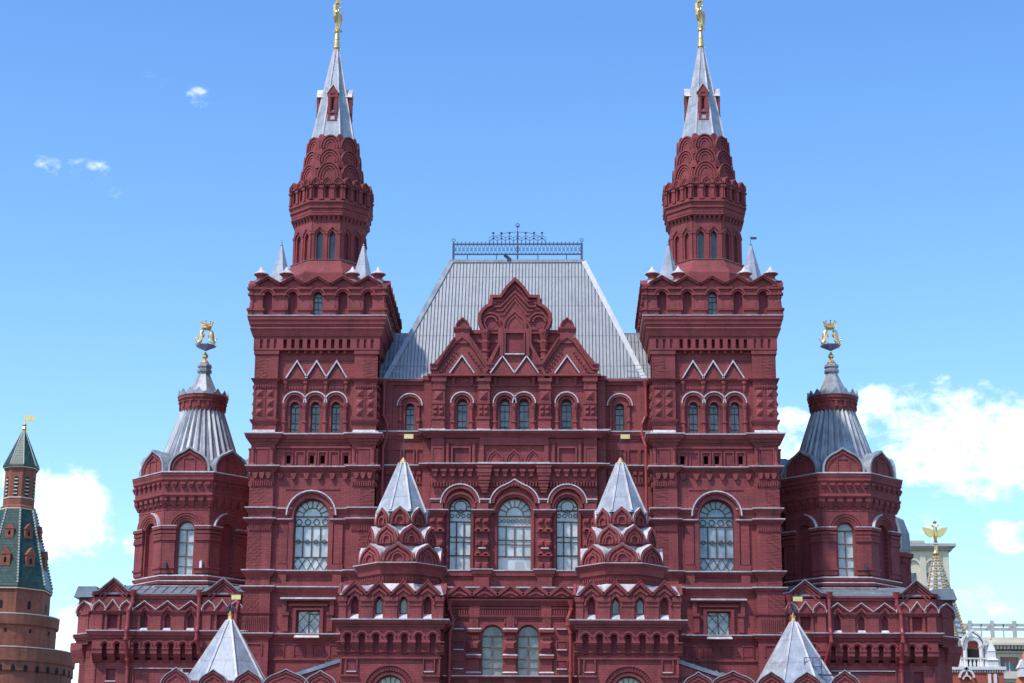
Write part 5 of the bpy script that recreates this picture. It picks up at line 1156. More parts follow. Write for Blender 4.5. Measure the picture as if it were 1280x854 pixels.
    for sd in (-1, 1):       # side faces: same gables and arcade, reaching back
        for m_ in (B, c, f, n): m_.M = M @ T(sd * HW, 0, 0) @ RZ(sd * PI / 2)
        o = 0 if sd > 0 else -7.5
        u0, u1 = (.65, 7.5) if sd > 0 else (-7.5, -.65)
        B.box(u0, u1, .05, .5, z(777), z(747)); B.box(u0, u1, .05, .5, z(806), z(787)); zigzag(B, c, [(1.1 + i * 1.5) * sd for i in range(4)], .72, z(745), z(727.5), .02, .5)
        for i in range(8): x = o + .45 + i * .88; n.box(x - .2, x + .2, .03, .06, z(806), z(794)); B.hexa([(x + .24, .3, z(818)), (x + .64, .3, z(818)), (x + .64, .5, z(818)), (x + .24, .5, z(818))], [(x + .24, .05, z(806)), (x + .64, .05, z(806)), (x + .64, .5, z(806)), (x + .24, .5, z(806))])
    for m_ in (B, c, f, n): m_.M = M
    bo = B.build('porch_wall', RED, MUS, '%s projecting porch block with four small gables' % side); c.build('cornice', REDT, bo); f.build('ledge_flashing', FLASH, bo); n.build('blind_niche', NICHE, bo)
    r = MB(M); zr = z(744)
    r.add([(-HW, .1, zr), (HW, .1, zr), (HW, 8.2, zr), (-HW, 8.2, zr), (-HW + .25, 1.0, z(729.5)), (HW - .25, 1.0, z(729.5)), (HW - .25, 7.5, z(729.5)), (-HW + .25, 7.5, z(729.5))], [(0, 1, 2, 3), (4, 5, 6, 7), (0, 1, 5, 4), (1, 2, 6, 5), (2, 3, 7, 6), (3, 0, 4, 7)]); r.build('porch_roof', HIPM, MUS)
    # ---- little stepped tower with kokoshnik tiers
    K = SX(s) @ T(7.06, -5.3, 0); zk = lambda p: Z(p, -8.1); zm = lambda p: Z(p, -5.3)
    B = MB(K); c = MB(K); f = MB(K); n = MB(K); w_ = MB(K)
    B.lathe([(2.3, z(746)), (2.3, zk(729)), (2.38, zk(727)), (2.45, zk(724)), (2.45, zk(719)), (2.62, zk(717)), (2.7, zk(710)), (2.85, zk(706)), (2.9, zk(704.5)), (2.0, zk(704))], 8)
    c.lathe([(2.4, zk(718)), (2.56, zk(717)), (2.56, zk(715.5)), (2.5, zk(714.5))], 8)
    for k in range(8):
        c.M = K @ RZ(k * PI / 4) @ T(0, -2.42, 0); dent(c, -1, 1, -.12, .02, zk(724), zk(720.5), 11, .5)
    c.M = K
    f.lathe([(2.85, zk(704.4)), (2.97, zk(704.3)), (2.97, zk(703.3)), (2.2, zk(701.5))], 8)
    w_.lathe([(2.75, zk(744)), (2.8, zk(741)), (2.42, zk(728.5)), (2.2, zk(728))], 8)
    #  tiers: base row, top row, radius, rotated?, rows measured on the front face
    for ti, (pb, pt, r_, rotd, hz_) in enumerate(((703.5, 678, 2.55, 0, 'keel'), (678, 655, 2.0, 1, 'keel'), (655, 633, 1.62, 0, 'keel'))):
        yf = -5.3 - r_; z0, z1 = Z(pb, yf), Z(pt, yf); wf = 2 * r_ * math.tan(PI / 8) - .08
        if ti == 1: z0, z1 = Z(pb + 1, yf), Z(pt, yf)
        for k in range(8):
            m2 = K @ RZ((k + (.5 if rotd else 0)) * PI / 4) @ T(0, -r_, 0); B.M = c.M = n.M = w_.M = m2
            o = arcpts(0, z0 + .18, wf, 'keel', 18, z1 - z0 - .18); B.prism([(-wf / 2, z0)] + o + [(wf / 2, z0)], 0, .3)
            for q_ in range(2 if ti < 2 else 1): t_ = .16 + q_ * .24; c.band(arcpts(0, z0 + .1, wf - 2 * t_, 'keel', 16, z1 - z0 - .1 - t_ * 1.3), .12, -.13 + q_ * .05, .01)
            rq = .30 if ti == 0 else .2; n.prism([(-rq, z0 + .1)] + arcpts(0, z0 + .26, 2 * rq, 'round', 10) + [(rq, z0 + .1)], -.015, .02); c.band([(-rq, z0 + .06)] + arcpts(0, z0 + .26, 2 * rq, 'round', 10) + [(rq, z0 + .06)], .09, -.14, .01)
            # white metal valleys running back from each gable
            oo = o; nn_ = len(oo); rr = r_ * .32
            w_.add([(x * 1.02, -.06, zz_ + .03) for x, zz_ in oo] + [(x * .55, r_ * .42, zz_ * .35 + (z1 + .12) * .65) for x, zz_ in oo] + [(x, .0, zz_ - .06) for x, zz_ in oo] + [(x * .5, r_ * .42, zz_ * .35 + (z1 - .1) * .65) for x, zz_ in oo],
                   [(i, i + 1, nn_ + i + 1, nn_ + i) for i in range(nn_ - 1)] + [(2 * nn_ + i + 1, 2 * nn_ + i, 3 * nn_ + i, 3 * nn_ + i + 1) for i in range(nn_ - 1)] + [(i + 1, i, 2 * nn_ + i, 2 * nn_ + i + 1) for i in range(nn_ - 1)] + [(nn_ + i, nn_ + i + 1, 3 * nn_ + i + 1, 3 * nn_ + i) for i in range(nn_ - 1)] + [(0, nn_, 3 * nn_, 2 * nn_), (nn_ - 1, 2 * nn_ - 1, 4 * nn_ - 1, 3 * nn_ - 1)])
        B.M = c.M = n.M = w_.M = K
        B.lathe([(r_ - .25, z0 - .1), (r_ - .25, z0 + .35), (r_ * .5, z1)], 8, phase=(0 if rotd else PI / 8)); w_.lathe([(r_ - .02, z0 + .22), (r_ * .62, z1 + .06), (r_ * .3, z1 + .1)], 16)
    bo = B.build('kokoshnik_tower', RED, MUS, 'small stepped tower over the %s porch block' % side); c.build('moulding', REDT, bo); f.build('ledge_flashing', FLASH, bo); n.build('blind_niche', NICHE, bo); w_.build('valley_sheeting', FLASH, bo)
    cn = MB(K); zb, zt = zm(645), zm(579.5); cn.lathe([(1.62, zb), (1.55, zb + .12), (.26, zt)], 8); rb = MB(K)
    for k in range(8): a_ = PI / 8 + k * PI / 4; k8 = 1 / math.cos(PI / 8); rb.bar((1.57 * k8 * math.sin(a_), -1.57 * k8 * math.cos(a_), zb + .1), (.25 * k8 * math.sin(a_), -.25 * k8 * math.cos(a_), zt), .12)
    co_ = cn.build('porch_cone', ZINC, MUS); rb.build('cone_rib', FLASH, co_); g = MB(K); g.lathe([(.32, zt - .05), (.2, zt + .12), (.05, zt + .38)], 10); g.build('gilded_tip', GOLD, co_)
    vane(K, 0, 0, zt + .3, zm(548.5), co_)
for s in (-1, 1): porch_block(s)
# middle of the porch
B = MB(T(0, -6.2, 0)); c = MB(B.M); f = MB(B.M); n = MB(B.M); z = lambda p: Z(p, -6.2)
XM = (A(612.5, 810, -6.2), A(657.5, 810, -6.2)); XM = ((XM[0] - XM[1]) / 2,) ; xw = XM[0]
B.box(-4.0, 4.0, .75, 6.2, 0, z(750))
wallband(B, -4.4, 4.4, 0, z(752), .12, .8, [(-xw, 1.36, z(844.5), z(781) - .68, 'round'), (xw, 1.36, z(844.5), z(781) - .68, 'round')])
for x in (-xw, xw): win(B.M, x, 1.36, z(844.5), z(781) - .68, .5, 'round', 'double', GLD, FRAMEB, MUS, bw=.06); c.band(arcpts(x, z(781) - .68, 1.38), .14, .0, .14)
for x, w in ((-2 * xw - .02, .66), (0, .66), (2 * xw + .02, .66)):
    B.box(x - w / 2 - .02, x + w / 2 + .02, -.02, .15, z(880), z(795))
    for p in (786.5, 819, 841): f.hexa([(x - w / 2 - .16, -.22, z(p + .8)), (x + w / 2 + .16, -.22, z(p + .8)), (x + w / 2 + .16, .1, z(p + .8)), (x - w / 2 - .16, .1, z(p + .8))], [(x - w / 2 - .1, -.05, z(p - 1.2)), (x + w / 2 + .1, -.05, z(p - 1.2)), (x + w / 2 + .1, .1, z(p - 1.2)), (x - w / 2 - .1, .1, z(p - 1.2))]); c.box(x - w / 2 - .14, x + w / 2 + .14, -.2, .15, z(p + 4.5), z(p + .9))
    B.frustum(x - w / 2 - .1, x + w / 2 + .1, z(815), z(801), -.3, -.02, .2)
    c.box(x - .25, x + .25, -.02, .14, z(785), z(771)); n.box(x - .12, x + .12, -.04, .0, z(783), z(773)); dent(c, x - .3, x + .3, -.12, .0, z(799), z(796), 4)
for sx in (-1, 1):
    f.box(*sorted((sx * 2.9, sx * 3.9)), -.05, .15, z(787), z(785.8))
    for p in (812, 836): n.box(*sorted((sx * 3.0, sx * 3.5)), .06, .14, z(p), z(p - 9)); c.band([(sx * 3.25 - .3, z(p)), (sx * 3.25 - .3, z(p - 10)), (sx * 3.25 + .3, z(p - 10)), (sx * 3.25 + .3, z(p))], .07, .02, .14); f.box(*sorted((sx * 2.92, sx * 3.58)), -.06, .14, z(p + .9), z(p - .2))
for x0, x1 in ((-3.8, -2.6), (-2.2, -.4), (.4, 2.2), (2.6, 3.8)): c.band([(x0, z(780)), (x0, z(773.5)), (x1, z(773.5)), (x1, z(780))], .1, .02, .14)
dent(c, -3.9, 3.9, .0, .14, z(769), z(761), 52, .5); c.box(-4.2, 4.2, -.04, .14, z(761), z(759.5)); c.box(-4.2, 4.2, -.04, .14, z(771), z(769.5))
for x in (-2 * xw, 2 * xw): B.box(x - .32, x + .32, -.06, .14, z(772), z(757))
c.sweep([(-4.2, 0), (4.2, 0)], prof(z(757.5), z(749.5), csc(.8)))
c.sweep([(-4.2, .1), (4.2, .1)], prof(z(851), z(846), csc(.7))); f.sweep([(-4.2, .1), (4.2, .1)], flashp(z(846) + .03, .26, .07)); dent(c, -4, 4, .0, .13, z(860), z(851.5), 54, .5)
xs = [A(p, 740, -6.2) * -1 for p in (575.3, 604.3, 636, 665.6, 696.6)]; xm = sum(xs) / 5; xs = [(i - 2) * 1.62 for i in range(5)]
zg = zigzag(B, c, xs, .81, z(746), z(729.8), -.05, .7); c.band(zg, .05, -.2, .75)
for x in xs: n.prism([(x - .22, z(747)), (x + .22, z(747)), (x, z(741))], -.07, .0)
bo = B.build('porch_middle_wall', RED, MUS); c.build('cornice', REDT, bo); f.build('ledge_flashing', FLASH, bo); n.build('recessed_panel', NICHE, bo)
r = MB(); r.add([(-4.2, -6, z(748)), (4.2, -6, z(748)), (4.2, .2, Z(741, 0)), (-4.2, .2, Z(741, 0)), (-4.2, -6, z(751)), (4.2, -6, z(751)), (4.2, .2, Z(746, 0)), (-4.2, .2, Z(746, 0))], [(0, 1, 2, 3), (4, 5, 6, 7), (0, 1, 5, 4), (1, 2, 6, 5), (2, 3, 7, 6), (3, 0, 4, 7)]); r.build('porch_roof', ZDARK, MUS)
for s in (-1, 1): drainpipe(SX(s), [(3.86, -6.35, z(757)), (3.86, -6.35, z(762)), (3.62, -6.4, z(775)), (3.62, -6.4, z(782)), (3.8, -6.45, z(792)), (3.8, -6.45, z(840)), (3.8, -6.5, z(900))], MUS, .12)
# side porches with the low pyramidal roofs
def side_porch(s):
    M = SX(s); side = 'left' if s < 0 else 'right'; z = lambda p: Z(p, -8.3)
    B = MB(M); c = MB(M); n = MB(M); w_ = MB(M)
    B.box(10.5, 20.8, -8.2, 0, 0, z(852)); 
    pl = [(s * 0 + A(220.6, 840, -8.3), 1.9, 837), (A(267, 840, -8.3), 1.9, 839), (A(311, 840, -8.3), 1.9, 839), (A(358, 840, -8.3), 2.9, 838.5), (A(401, 840, -8.3), 2.0, 840)]
    for x, w, p in pl: kokoshnik(B, n, x, z(862), w, z(p) - z(862), -8.35, .5, 'keel', 2, .15); cap(w_, x, z(862), w, z(p) - z(862), -8.5, -7.85, 'keel', .05)
    for i in range(4): 
        for m_ in (B, n, w_): m_.M = M @ T(20.8, 0, 0) @ RZ(PI / 2)
        kokoshnik(B, n, -7.3 + i * 1.95, z(862), 1.85, z(838) - z(862), -.15, .5, 'keel', 1, .15); cap(w_, -7.3 + i * 1.95, z(862), 1.85, z(838) - z(862), -.3, .4, 'keel', .06)
    for m_ in (B, n, w_): m_.M = M
    bo = B.build('side_porch_wall', RED, MUS, '%s side porch with kokoshniks' % side); n.build('blind_niche', NICHE, bo); w_.build('gable_capping', ZINC, bo)
    K = M @ T(17.93, -5.2, 0); zt = Z(777, -5.2); R_ = MB(K); zb = Z(866, -7.5); rate = 0
    R_.lathe([(2.95, zb - .5), (2.85, zb), (.2, zt)], 8); rb = MB(K)
    for k in range(8): a_ = PI / 8 + k * PI / 4; k8 = 1 / math.cos(PI / 8); rb.bar((2.87 * k8 * math.sin(a_), -2.87 * k8 * math.cos(a_), zb), (.2 * k8 * math.sin(a_), -.2 * k8 * math.cos(a_), zt), .12)
    ro = R_.build('porch_pyramid_roof', ZINC, MUS); rb.build('roof_rib', FLASH, ro)
    g = MB(K); g.lathe([(.26, zt - .05), (.12, zt + .15), (.12, zt + .3), (.18, zt + .36), (.06, zt + .5), (.04, zt + .6)], 10); g.build('gilded_tip', GOLD, ro)
    ir = MB(K)
    for i in range(4):
        a_ = PI * i / 4 + .3
        for j in range(6): t0, t1 = PI * j / 6, PI * (j + 1) / 6; ir.bar((.32 * math.cos(t0) * math.cos(a_), .32 * math.cos(t0) * math.sin(a_), zt + .62 + .32 * math.sin(t0)), (.32 * math.cos(t1) * math.cos(a_), .32 * math.cos(t1) * math.sin(a_), zt + .62 + .32 * math.sin(t1)), .05)
        ir.box(.3 * math.cos(a_) - .05, .3 * math.cos(a_) + .05, .3 * math.sin(a_) - .05, .3 * math.sin(a_) + .05, zt + .6, zt + .82)
    ir.build('iron_crown', IRON, ro); vane(K, 0, 0, zt + .5, Z(750.5, -5.2), ro, fl_=.62)
    L = MB(M); za, zb2 = Z(822, -4), Z(846, -4)
    L.add([(10.4, -7.6, za - .45), (14.6, -7.6, zb2 - .6), (14.6, -.1, zb2 + .4), (10.4, -.1, za + .55), (10.4, -7.6, za - .7), (14.6, -7.6, zb2 - .85), (14.6, -.1, zb2 + .15), (10.4, -.1, za + .3)], [(0, 1, 2, 3), (4, 5, 6, 7), (0, 1, 5, 4), (1, 2, 6, 5), (2, 3, 7, 6), (3, 0, 4, 7)])
    q = MB(M)
    for i in range(6): x = 10.7 + i * .72; t = (x - 10.4) / 4.2; rib(q, (x, -7.6, za - .45 + (zb2 - za - .15) * t), (x, -.1, za + .55 + (zb2 - za - .15) * t), (0, -.1, 1), .09, .08)
    lo = L.build('lean_to_roof', ZDARK, MUS); q.build('roof_seam', ZDARK, lo); B = MB(M); B.prism([(10.4, 0), (14.6, 0), (14.6, zb2 - .9), (10.4, za - .75)], -7.5, -.2); B.build('lean_to_wall', RED, MUS)
    if s > 0:
        z2 = Z(841, -7); h = MB(); xa, xb = at(1006, 840, -7)[0], at(1027, 840, -7)[0]
        for x in (xa, (xa + xb) / 2, xb): h.bar((x, -7, z2 - .8), (x, -7, z2 + 1), .04)
        for d in (0, .45, 1): h.bar((xa, -7, z2 + d), (xb, -7, z2 + d), .04); h.bar((xb, -7, z2 + d), (xb, -4, z2 + d), .04)
        h.bar((xb - .4, -7, z2 - .05), (xb + 3, -6.8, z2 - .1), .09); h.bar((xb, -4, z2 - .8), (xb, -4, z2 + 1), .04); h.build('roof_railing', IRON, MUS)
for s in (-1, 1): side_porch(s)

# ================================================================== beyond the museum
# ---------- round brick corner tower of the fortress
def kremlin_tower():
    Y = 90; z = lambda p: Z(p, Y); ax = at(15, 740, Y)[0]; M = T(ax, Y, 0); k = 1 / 10.95
    R0 = empty('fortress_corner_tower', (0, 0, 0)); thing(R0, 'round brick fortress tower with green tiled spire and gold flag, at the left edge', 'tower')
    b = MB(M); 
    b.lathe([(7.7, 0), (7.2, z(850)), (7.35, z(848)), (7.35, z(838)), (7.5, z(836)), (7.5, z(821)), (7.2, z(819)), (5.2, z(818)), (5.2, z(790)), (5.45, z(789)), (5.5, z(777)), (5.2, z(775)), (4.0, z(774))], 40, apo=False)
    b.lathe([(4.0, z(778)), (4.0, z(746)), (4.15, z(744)), (4.15, z(741)), (3.9, z(740))], 8)
    b.lathe([(1.85, z(645)), (1.85, z(637)), (1.62, z(635)), (1.62, z(592)), (1.8, z(589)), (1.8, z(586)), (1.5, z(585))], 8)
    bo = b.build('tower_wall', KBRICK, R0)
    w = MB(M)
    for p, r in ((626, 1.68), (640, 1.92), (588, 1.84), (743, 4.2), (819.5, 7.52), (776, 5.52)): w.lathe([(r - .1, z(p) - .06), (r, z(p) - .06), (r, z(p) + .06), (r - .1, z(p) + .06)], 8 if r < 5 else 40, apo=r < 5)
    w.build('stone_band', BEIGE, bo)
    t = MB(M); t.lathe([(4.25, z(741)), (4.15, z(737)), (1.9, z(641))], 8); to = t.build('tiled_roof', GREEN, R0); t = MB(M); t.lathe([(1.95, z(587)), (1.9, z(585)), (.14, z(538))], 8); tso = t.build('tiled_spire', GREEN, R0); sb_ = MB(M)
    rb = MB(M)
    for i in range(8):
        a_ = PI / 8 + i * PI / 4; k8 = 1 / math.cos(PI / 8)
        for j in range(26):
            q = (j + .5) / 26; r = (4.17 + (1.93 - 4.17) * q) * k8; rb.box(r * math.sin(a_) - .09, r * math.sin(a_) + .09, -r * math.cos(a_) - .09, -r * math.cos(a_) + .09, z(737) + (z(641) - z(737)) * q - .12, z(737) + (z(641) - z(737)) * q + .12)
        sb_.bar((1.9 * k8 * math.sin(a_), -1.9 * k8 * math.cos(a_), z(585)), (.14 * math.sin(a_), -.14 * math.cos(a_), z(538)), .08)
    rt_ = plain_mat('pale_ridge_tiles', (.45, .47, .40), .7); rb.build('ridge_trim', rt_, to); sb_.build('ridge_trim', rt_, tso)
    for i in range(8):
        for row, (p, w_) in enumerate(((715, .42), (679, .36))):
            q = (Z(737, Y) - z(p)) / (Z(737, Y) - Z(641, Y)); r = 4.15 + (1.9 - 4.15) * q; cx = .75 if row == 0 else .0
            for x in ((0,) if row else (0,)):
                d = MB(M @ RZ(i * PI / 4) @ T(0, -r - .05, 0)); h = 2.0 if row == 0 else 1.6
                wallband(d, -w_ - .12, w_ + .12, z(p), z(p) + h * .68, 0, .15, [(0, .3, z(p) + .35, z(p) + h * .4, 'tri', .25)]); d.box(-w_ - .12, w_ + .12, .15, 1.2, z(p), z(p) + h * .68); d.prism([(-w_ - .22, z(p) + h * .66), (w_ + .22, z(p) + h * .66), (0, z(p) + h * 1.1)], -.06, 1.4)
                do = d.build('dormer', KBRICK, to); e_ = MB(d.M); e_.box(-.16, .16, .1, .155, z(p) + .3, z(p) + h * .6); e_.build('dark_opening', DARK, do)
    for i in range(8):
        d = MB(M @ RZ(i * PI / 4) @ T(0, -1.62, 0))
        for zz_ in (0,): d.prism([(-.22, z(624))] + arcpts(0, z(602), .44) + [(.22, z(624))], -.03, .02)
        e_ = d.build('belfry_opening', DARK, bo); g = MB(d.M)
        for j in range(5): g.box(-.2, .2, -.07, -.03, z(622 - j * 4.5), z(620.5 - j * 4.5))
        g.build('grille', BEIGE, e_)
    h = MB(M)
    for i in range(34):
        a_ = 2 * PI * i / 34; h.M = M @ RZ(a_) @ T(0, -7.34, 0); h.prism([(-.22, z(849)), (.22, z(849)), (.22, z(843)), (0, z(840.5)), (-.22, z(843))], -.02, .3)
    for i in range(12): h.M = M @ RZ(2 * PI * i / 12 + .2) @ T(0, -5.2, 0); h.box(-.14, .14, -.02, .2, z(799), z(794))
    for i in range(8): h.M = M @ RZ(PI / 4 * i) @ T(0, -4.0, 0); h.prism([(-.2, z(768))] + arcpts(.0, z(760), .4) + [(.2, z(768))], -.02, .2)
    h.build('loophole_row', DARK, bo)
    g = MB(M); g.lathe([(.2, z(541)), (.3, z(537)), (.16, z(534)), (.26, z(532)), (.05, z(529))], 10); g.bar((0, 0, z(530)), (0, 0, z(519)), .08); g.box(.05, 1.15, -.03, .03, z(527), z(520)); g.build('gilded_flag', GOLD, tso)
kremlin_tower()
# ---------- gate beside the museum: scaled spire, arcade and balustrade
def gate():
    Y = 34; z = lambda p: Z(p, Y); x0 = at(1171, 692, Y)[0] - .05; M = T(x0, Y, 0); k = .0675; rr = (at(1204, 793, Y)[0] - x0)
    R0 = empty('city_gate', (0, 0, 0)); thing(R0, 'red and white city gate with a gold scaled spire, just right of the museum', 'gate')
    t = MB(M); zt, zb = z(693), z(797); t.lathe([(rr + .1, zb), (.22, zt)], 8); mt = plain_mat('green_grey_scales', (.30, .30, .24), .5, .1, .4, 6); to = t.build('gate_spire', mt, R0)
    sc = MB(M)
    for i in range(8):
        a_ = PI / 8 + i * PI / 4
        for j in range(30):
            q = (j + .5) / 30; r = (rr + .1 + (.22 - rr - .1) * q) / math.cos(PI / 8); w = .17 - .08 * q; zz_ = zb + (zt - zb) * q; px_, py_ = r * math.sin(a_), -r * math.cos(a_)
            sc.add([(px_ - w, py_ - w, zz_ - .12), (px_ + w, py_ - w, zz_ - .12), (px_ + w, py_ + w, zz_ - .12), (px_ - w, py_ + w, zz_ - .12), (px_, py_, zz_ + .12)], [(0, 1, 4), (1, 2, 4), (2, 3, 4), (3, 0, 4), (3, 2, 1, 0)])
    sc.build('gilded_crockets', GOLD, to); ws = MB(M)
    for i in range(8):
        for j in range(16):
            q = (j + .3) / 16; r = (rr + .1 + (.22 - rr - .1) * q); w = r * math.tan(PI / 8) * .40; ws.M = M @ RZ(i * PI / 4) @ T(0, -r, 0); zz_ = zb + (zt - zb) * q
            if w > .06: ws.prism([(-w, zz_ - .12), (w, zz_ - .12), (w, zz_ + .1), (-w, zz_ + .1)], -.05, .05)
    ws.build('white_scales', WHITE, to)
    e_ = MB(M); zt2 = z(694); e_.lathe([(.24, zt2), (.32, zt2 + .2), (.14, zt2 + .5), (.12, zt2 + .95), (.2, zt2 + 1.0)], 10); e_.build('gilded_post', GOLD, to)
    ea = empty('double_headed_eagle'); ea.parent = R0; EM = M @ T(0, 0, z(676)) ; EM = EM @ Matrix.Scale(.95, 4)
    j = [(0, 0, .0, .1), (0, 0, .4, .22), (0, 0, .85, .24), (0, 0, 1.15, .14), (-.15, 0, 1.35, .08), (-.26, 0, 1.5, .08), (-.38, 0, 1.46, .03), (.15, 0, 1.35, .08), (.26, 0, 1.5, .08), (.38, 0, 1.46, .03), (-.2, 0, -.05, .07), (.2, 0, -.05, .07)]
    skinfig('eagle_body', j, [(0, 1), (1, 2), (2, 3), (3, 4), (4, 5), (5, 6), (3, 7), (7, 8), (8, 9), (0, 10), (0, 11)], GOLD, ea, EM)
    wg = MB(EM)
    for sx in (-1, 1): wg.prism([(sx * .1, .95), (sx * .5, 1.2), (sx * 1.15, 1.3), (sx * .95, .85), (sx * .7, .55), (sx * .4, .35), (sx * .12, .55)], -.08, .08)
    wg.lathe([(.12, 1.62), (.18, 1.75), (.08, 1.85), (.02, 1.95)], 8); wg.build('wings', GOLD, ea)
    # body, arcade, balustrade
    xl, xr = x0 - 3.5, at(1247, 834, Y)[0]; b = MB()
    b.box(xl, xr - .2, Y - 3, Y + 6, 0, z(838)); b.box(xl, at(1224, 815, Y)[0], Y - 1.4, Y + 3, z(838), z(800))
    bo = b.build('gate_wall', GBRICK, R0); w = MB()
    w.box(xl, xr, Y - 3.2, Y - 2.9, z(840), z(836)); w.box(xl, xr, Y - 3.1, Y + 5, z(838), z(836.5)); dent(w, xl, xr, Y - 3.12, Y - 2.9, z(843), z(840.5), 40, .5)
    cx, aw = at(1211.5, 815, Y)[0], .95
    w.band(arcpts(cx, z(808), aw, 'round'), .3, Y - 1.7, Y - 1.3); w.band(arcpts(cx, z(808), aw + .75, 'keel'), .16, Y - 1.9, Y - 1.3)
    for sx in (-1, 1):
        w.lathe([(.24, z(836)), (.16, z(834)), (.16, z(812)), (.26, z(808))], 8, (cx + sx * .66, Y - 1.55)); w.box(cx + sx * 1.08 - .1, cx + sx * 1.08 + .1, Y - 1.5, Y - 1.3, z(836), z(802))
    w.box(cx - 1.25, cx + 1.25, Y - 1.55, Y - 1.3, z(802), z(799)); w.build('white_trim', WHITE, bo)
    ba = MB(); ba.box(xl, xr - .9, Y - 2.95, Y - 2.7, z(826.5), z(825)); nb = int((xr - .9 - xl) / .32)
    for i in range(nb): ba.lathe([(.07, z(836.5)), (.1, z(833)), (.06, z(829)), (.09, z(826.5))], 6, (xl + .16 + i * .32, Y - 2.82))
    ba.build('balustrade', WHITE, R0)
    px_ = at(1230.5, 820, Y)[0]; p = MB(); p.lathe([(.42, z(837)), (.42, z(829)), (.5, z(828)), (.3, z(826)), (.26, z(818)), (.3, z(817)), (.1, z(806)), (.03, z(802))], 4, (px_, Y - 2.7)); p.build('corner_pinnacle', WHITE, R0)
    g = MB(); g.lathe([(.02, z(803)), (.1, z(801.5)), (.02, z(800))], 8, (px_, Y - 2.7)); g.bar((px_ - .14, Y - 2.7, z(800)), (px_ + .14, Y - 2.7, z(800)), .05); g.build('gilded_tip', GOLD, R0)
    dk = MB(); dk.box(cx - .56, cx + .56, Y - 1.42, Y - 1.38, z(834), z(812)); dk.build('dark_opening', DARK, bo)
    o = MB(); c2 = at(1199, 850, Y)[0]; o.band(arcpts(c2, z(850), 1.0, 'keel'), .16, Y - 3.2, Y - 2.98); o.band(arcpts(c2, z(852), .5, 'round'), .1, Y - 3.2, Y - 2.98); o.prism([(c2 - .1, z(847)), (c2 + .1, z(847)), (c2, z(841))], Y - 3.2, Y - 2.98)
    for p_ in (1227, 1234): xx = at(p_, 850, Y)[0]; o.box(xx - .12, xx + .12, Y - 3.15, Y - 2.95, 0, z(845))
    o.build('white_ornament', WHITE, bo)
    return Y
gate()
# small orange tented turret at the right edge
Y = 40; xo = at(1284, 850, Y)[0]; R0 = empty('tented_turret', (0, 0, 0)); thing(R0, 'small turret with an orange tented roof and white dormer, cut off by the right edge', 'turret'); z = lambda p: Z(p, Y)
t = MB(T(xo, Y, 0)); t.lathe([(1.5, z(880)), (.15, z(812))], 8); t.build('tented_roof', plain_mat('orange_roof', (.62, .17, .06), .6), R0); t = MB(T(xo, Y, 0)); t.lathe([(1.3, 0), (1.3, z(878))], 8); t.build('turret_wall', GBRICK, R0)
t = MB(T(xo - .55, Y - 1.1, 0)); t.box(-.3, .3, 0, 1, z(845), z(833)); t.prism([(-.4, z(834)), (.4, z(834)), (0, z(823))], -.05, 1); t.build('dormer', WHITE, R0)
# ---------- long pale hotel building with a rooftop frame
Y = 105; z = lambda p: Z(p, Y); X = lambda p, q=820: at(p, q, Y)[0]; xa, xb = X(1150), X(1420)
R0 = empty('pale_office_building', (0, 0, 0)); thing(R0, 'long pale stone building with a concrete frame on its flat roof', 'building')
b = MB(); b.box(xa, xb, Y + .3, Y + 25, 0, z(803)); 
px = X(1252) - X(1228); pil = [X(1246) + (i - 6) * px * 1.28 for i in range(16)]
for x in pil:
    b.box(x - .35, x + .35, Y - .15, Y + .4, 0, z(818))
b.box(xa, xb, Y - .2, Y + .35, z(846), z(837)); b.box(xa, xb, Y, Y + .35, z(803), z(794.5)); b.box(xa, xb, Y + .05, Y + .4, z(819), z(814))
b.box(xa, xb, Y + .1, Y + .35, z(858), z(846)) if False else None
bo = b.build('wall', BEIGE, R0); c = MB(); c.box(xa, xb, Y - 1.2, Y + .3, z(805.5), z(803)); c.box(xa, xb, Y - 1.0, Y + .3, z(803), z(801.5)); c.box(xa, xb, Y - .3, Y + .3, z(814), z(812))
for i in range(60): x = xa + i * (xb - xa) / 60; c.box(x, x + .28, Y - .9, Y + .3, z(810), z(805.5))
c.build('cornice', BEIGE, bo)
for i in range(len(pil) - 1):
    xm = (pil[i] + pil[i + 1]) / 2; hw = (pil[i + 1] - pil[i]) / 2 - .35
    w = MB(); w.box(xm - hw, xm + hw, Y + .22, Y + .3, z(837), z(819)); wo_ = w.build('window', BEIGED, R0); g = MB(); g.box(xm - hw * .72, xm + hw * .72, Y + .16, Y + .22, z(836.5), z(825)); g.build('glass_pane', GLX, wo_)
    fr = MB(); fr.box(xm - .05, xm + .05, Y + .1, Y + .16, z(836.5), z(825)); fr.box(xm - hw * .4, xm - hw * .36, Y + .1, Y + .16, z(836.5), z(825)); fr.build('window_frame', WHITE, wo_)
    w = MB(); w.box(xm - hw * .7, xm + hw * .7, Y + .2, Y + .28, z(880), z(850)); w.build('window', GLX, R0)
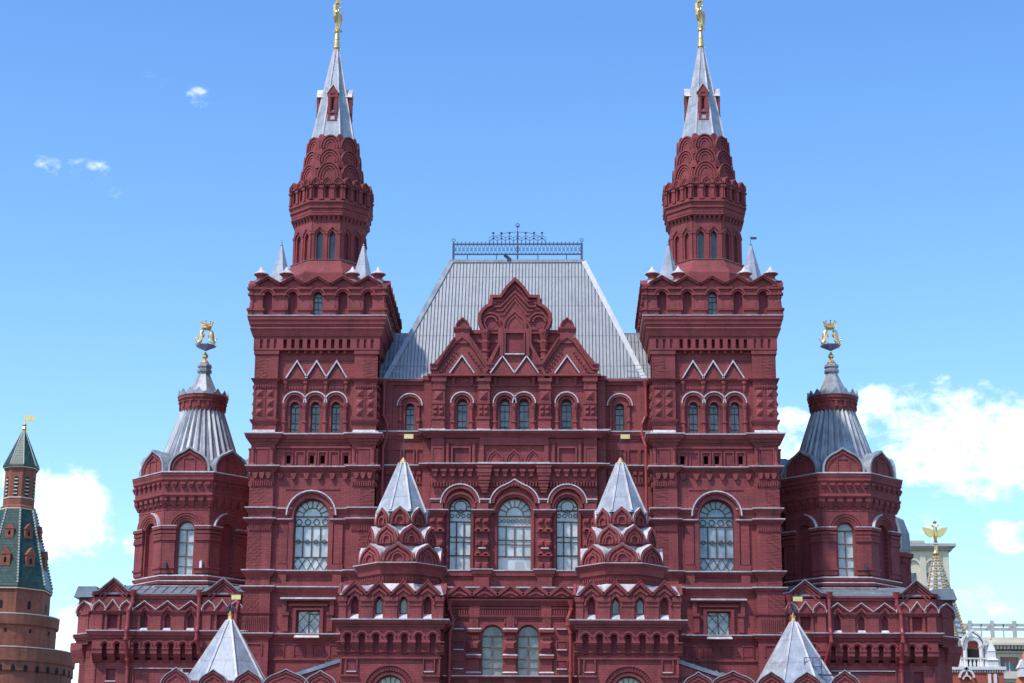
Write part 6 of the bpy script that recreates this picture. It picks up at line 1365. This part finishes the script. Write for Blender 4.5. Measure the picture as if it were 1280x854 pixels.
f = MB(); f.box(xa, xb, Y + 1, Y + 1.3, z(779.5), z(776)); f.box(xa, xb, Y + 5, Y + 5.3, z(779.5), z(776))
for i in range(22):
    x = X(1215, 785) + (i - 6) * (X(1243) - X(1215)); 
    f.box(x - .22, x + .22, Y + .9, Y + 1.35, z(795), z(772.5)); f.box(x - .1, x + .1, Y + 1.3, Y + 5, z(779), z(777)); x2 = x + (X(1243) - X(1215)) / 2; f.box(x2 - .07, x2 + .07, Y + 1, Y + 1.2, z(795), z(777))
f.build('rooftop_frame', plain_mat('weathered_concrete', (.42, .42, .40), .85), R0)
# ---------- tall pale block far behind the right turret
Y = 170; z = lambda p: Z(p, Y); X = lambda p, q=700: at(p, q, Y)[0]; R0 = empty('tall_pale_building', (0, 0, 0)); thing(R0, 'tall cream building with a deep cornice, half hidden behind the gold scaled spire', 'building')
xa, xb = X(1085), X(1186); b = MB(); b.box(xa, xb, Y, Y + 20, 0, z(684)); 
for x in (X(1130), X(1153), X(1182)): b.box(x - .45, x + .45, Y - .35, Y, 0, z(692))
for p in (1141, 1165): b.band(arcpts(X(p), z(707), 1.9, 'round'), .3, Y - .3, Y + .1)
b.box(X(1124), X(1160), Y + 3, Y + 10, z(684), z(674)); bo = b.build('wall', BEIGE, R0)
c = MB(); c.box(xa, xb + 1.0, Y - 1.1, Y + 21, z(683), z(679.5)); c.box(xa, xb + .5, Y - .5, Y + 20.5, z(687), z(683)); c.box(X(1124), X(1161), Y + 2.6, Y + 10.3, z(674), z(671)); 
for i in range(40): x = xa + i * (xb - xa) / 40; c.box(x, x + .3, Y - .8, Y, z(685), z(683))
c.build('cornice', plain_mat('grey_stone_cornice', (.40, .39, .36), .85), bo)
for p, a_, b_ in ((1137, 738, 715), (1165, 738, 715), (1108, 738, 715)): w = MB(); w.box(X(p) - .9, X(p) + .9, Y - .05, Y + .05, z(a_), z(b_)); w.build('window', GLX, R0)
MUS['label'] = 'huge dark red brick museum with silver roofs and two tall spires, filling the view'
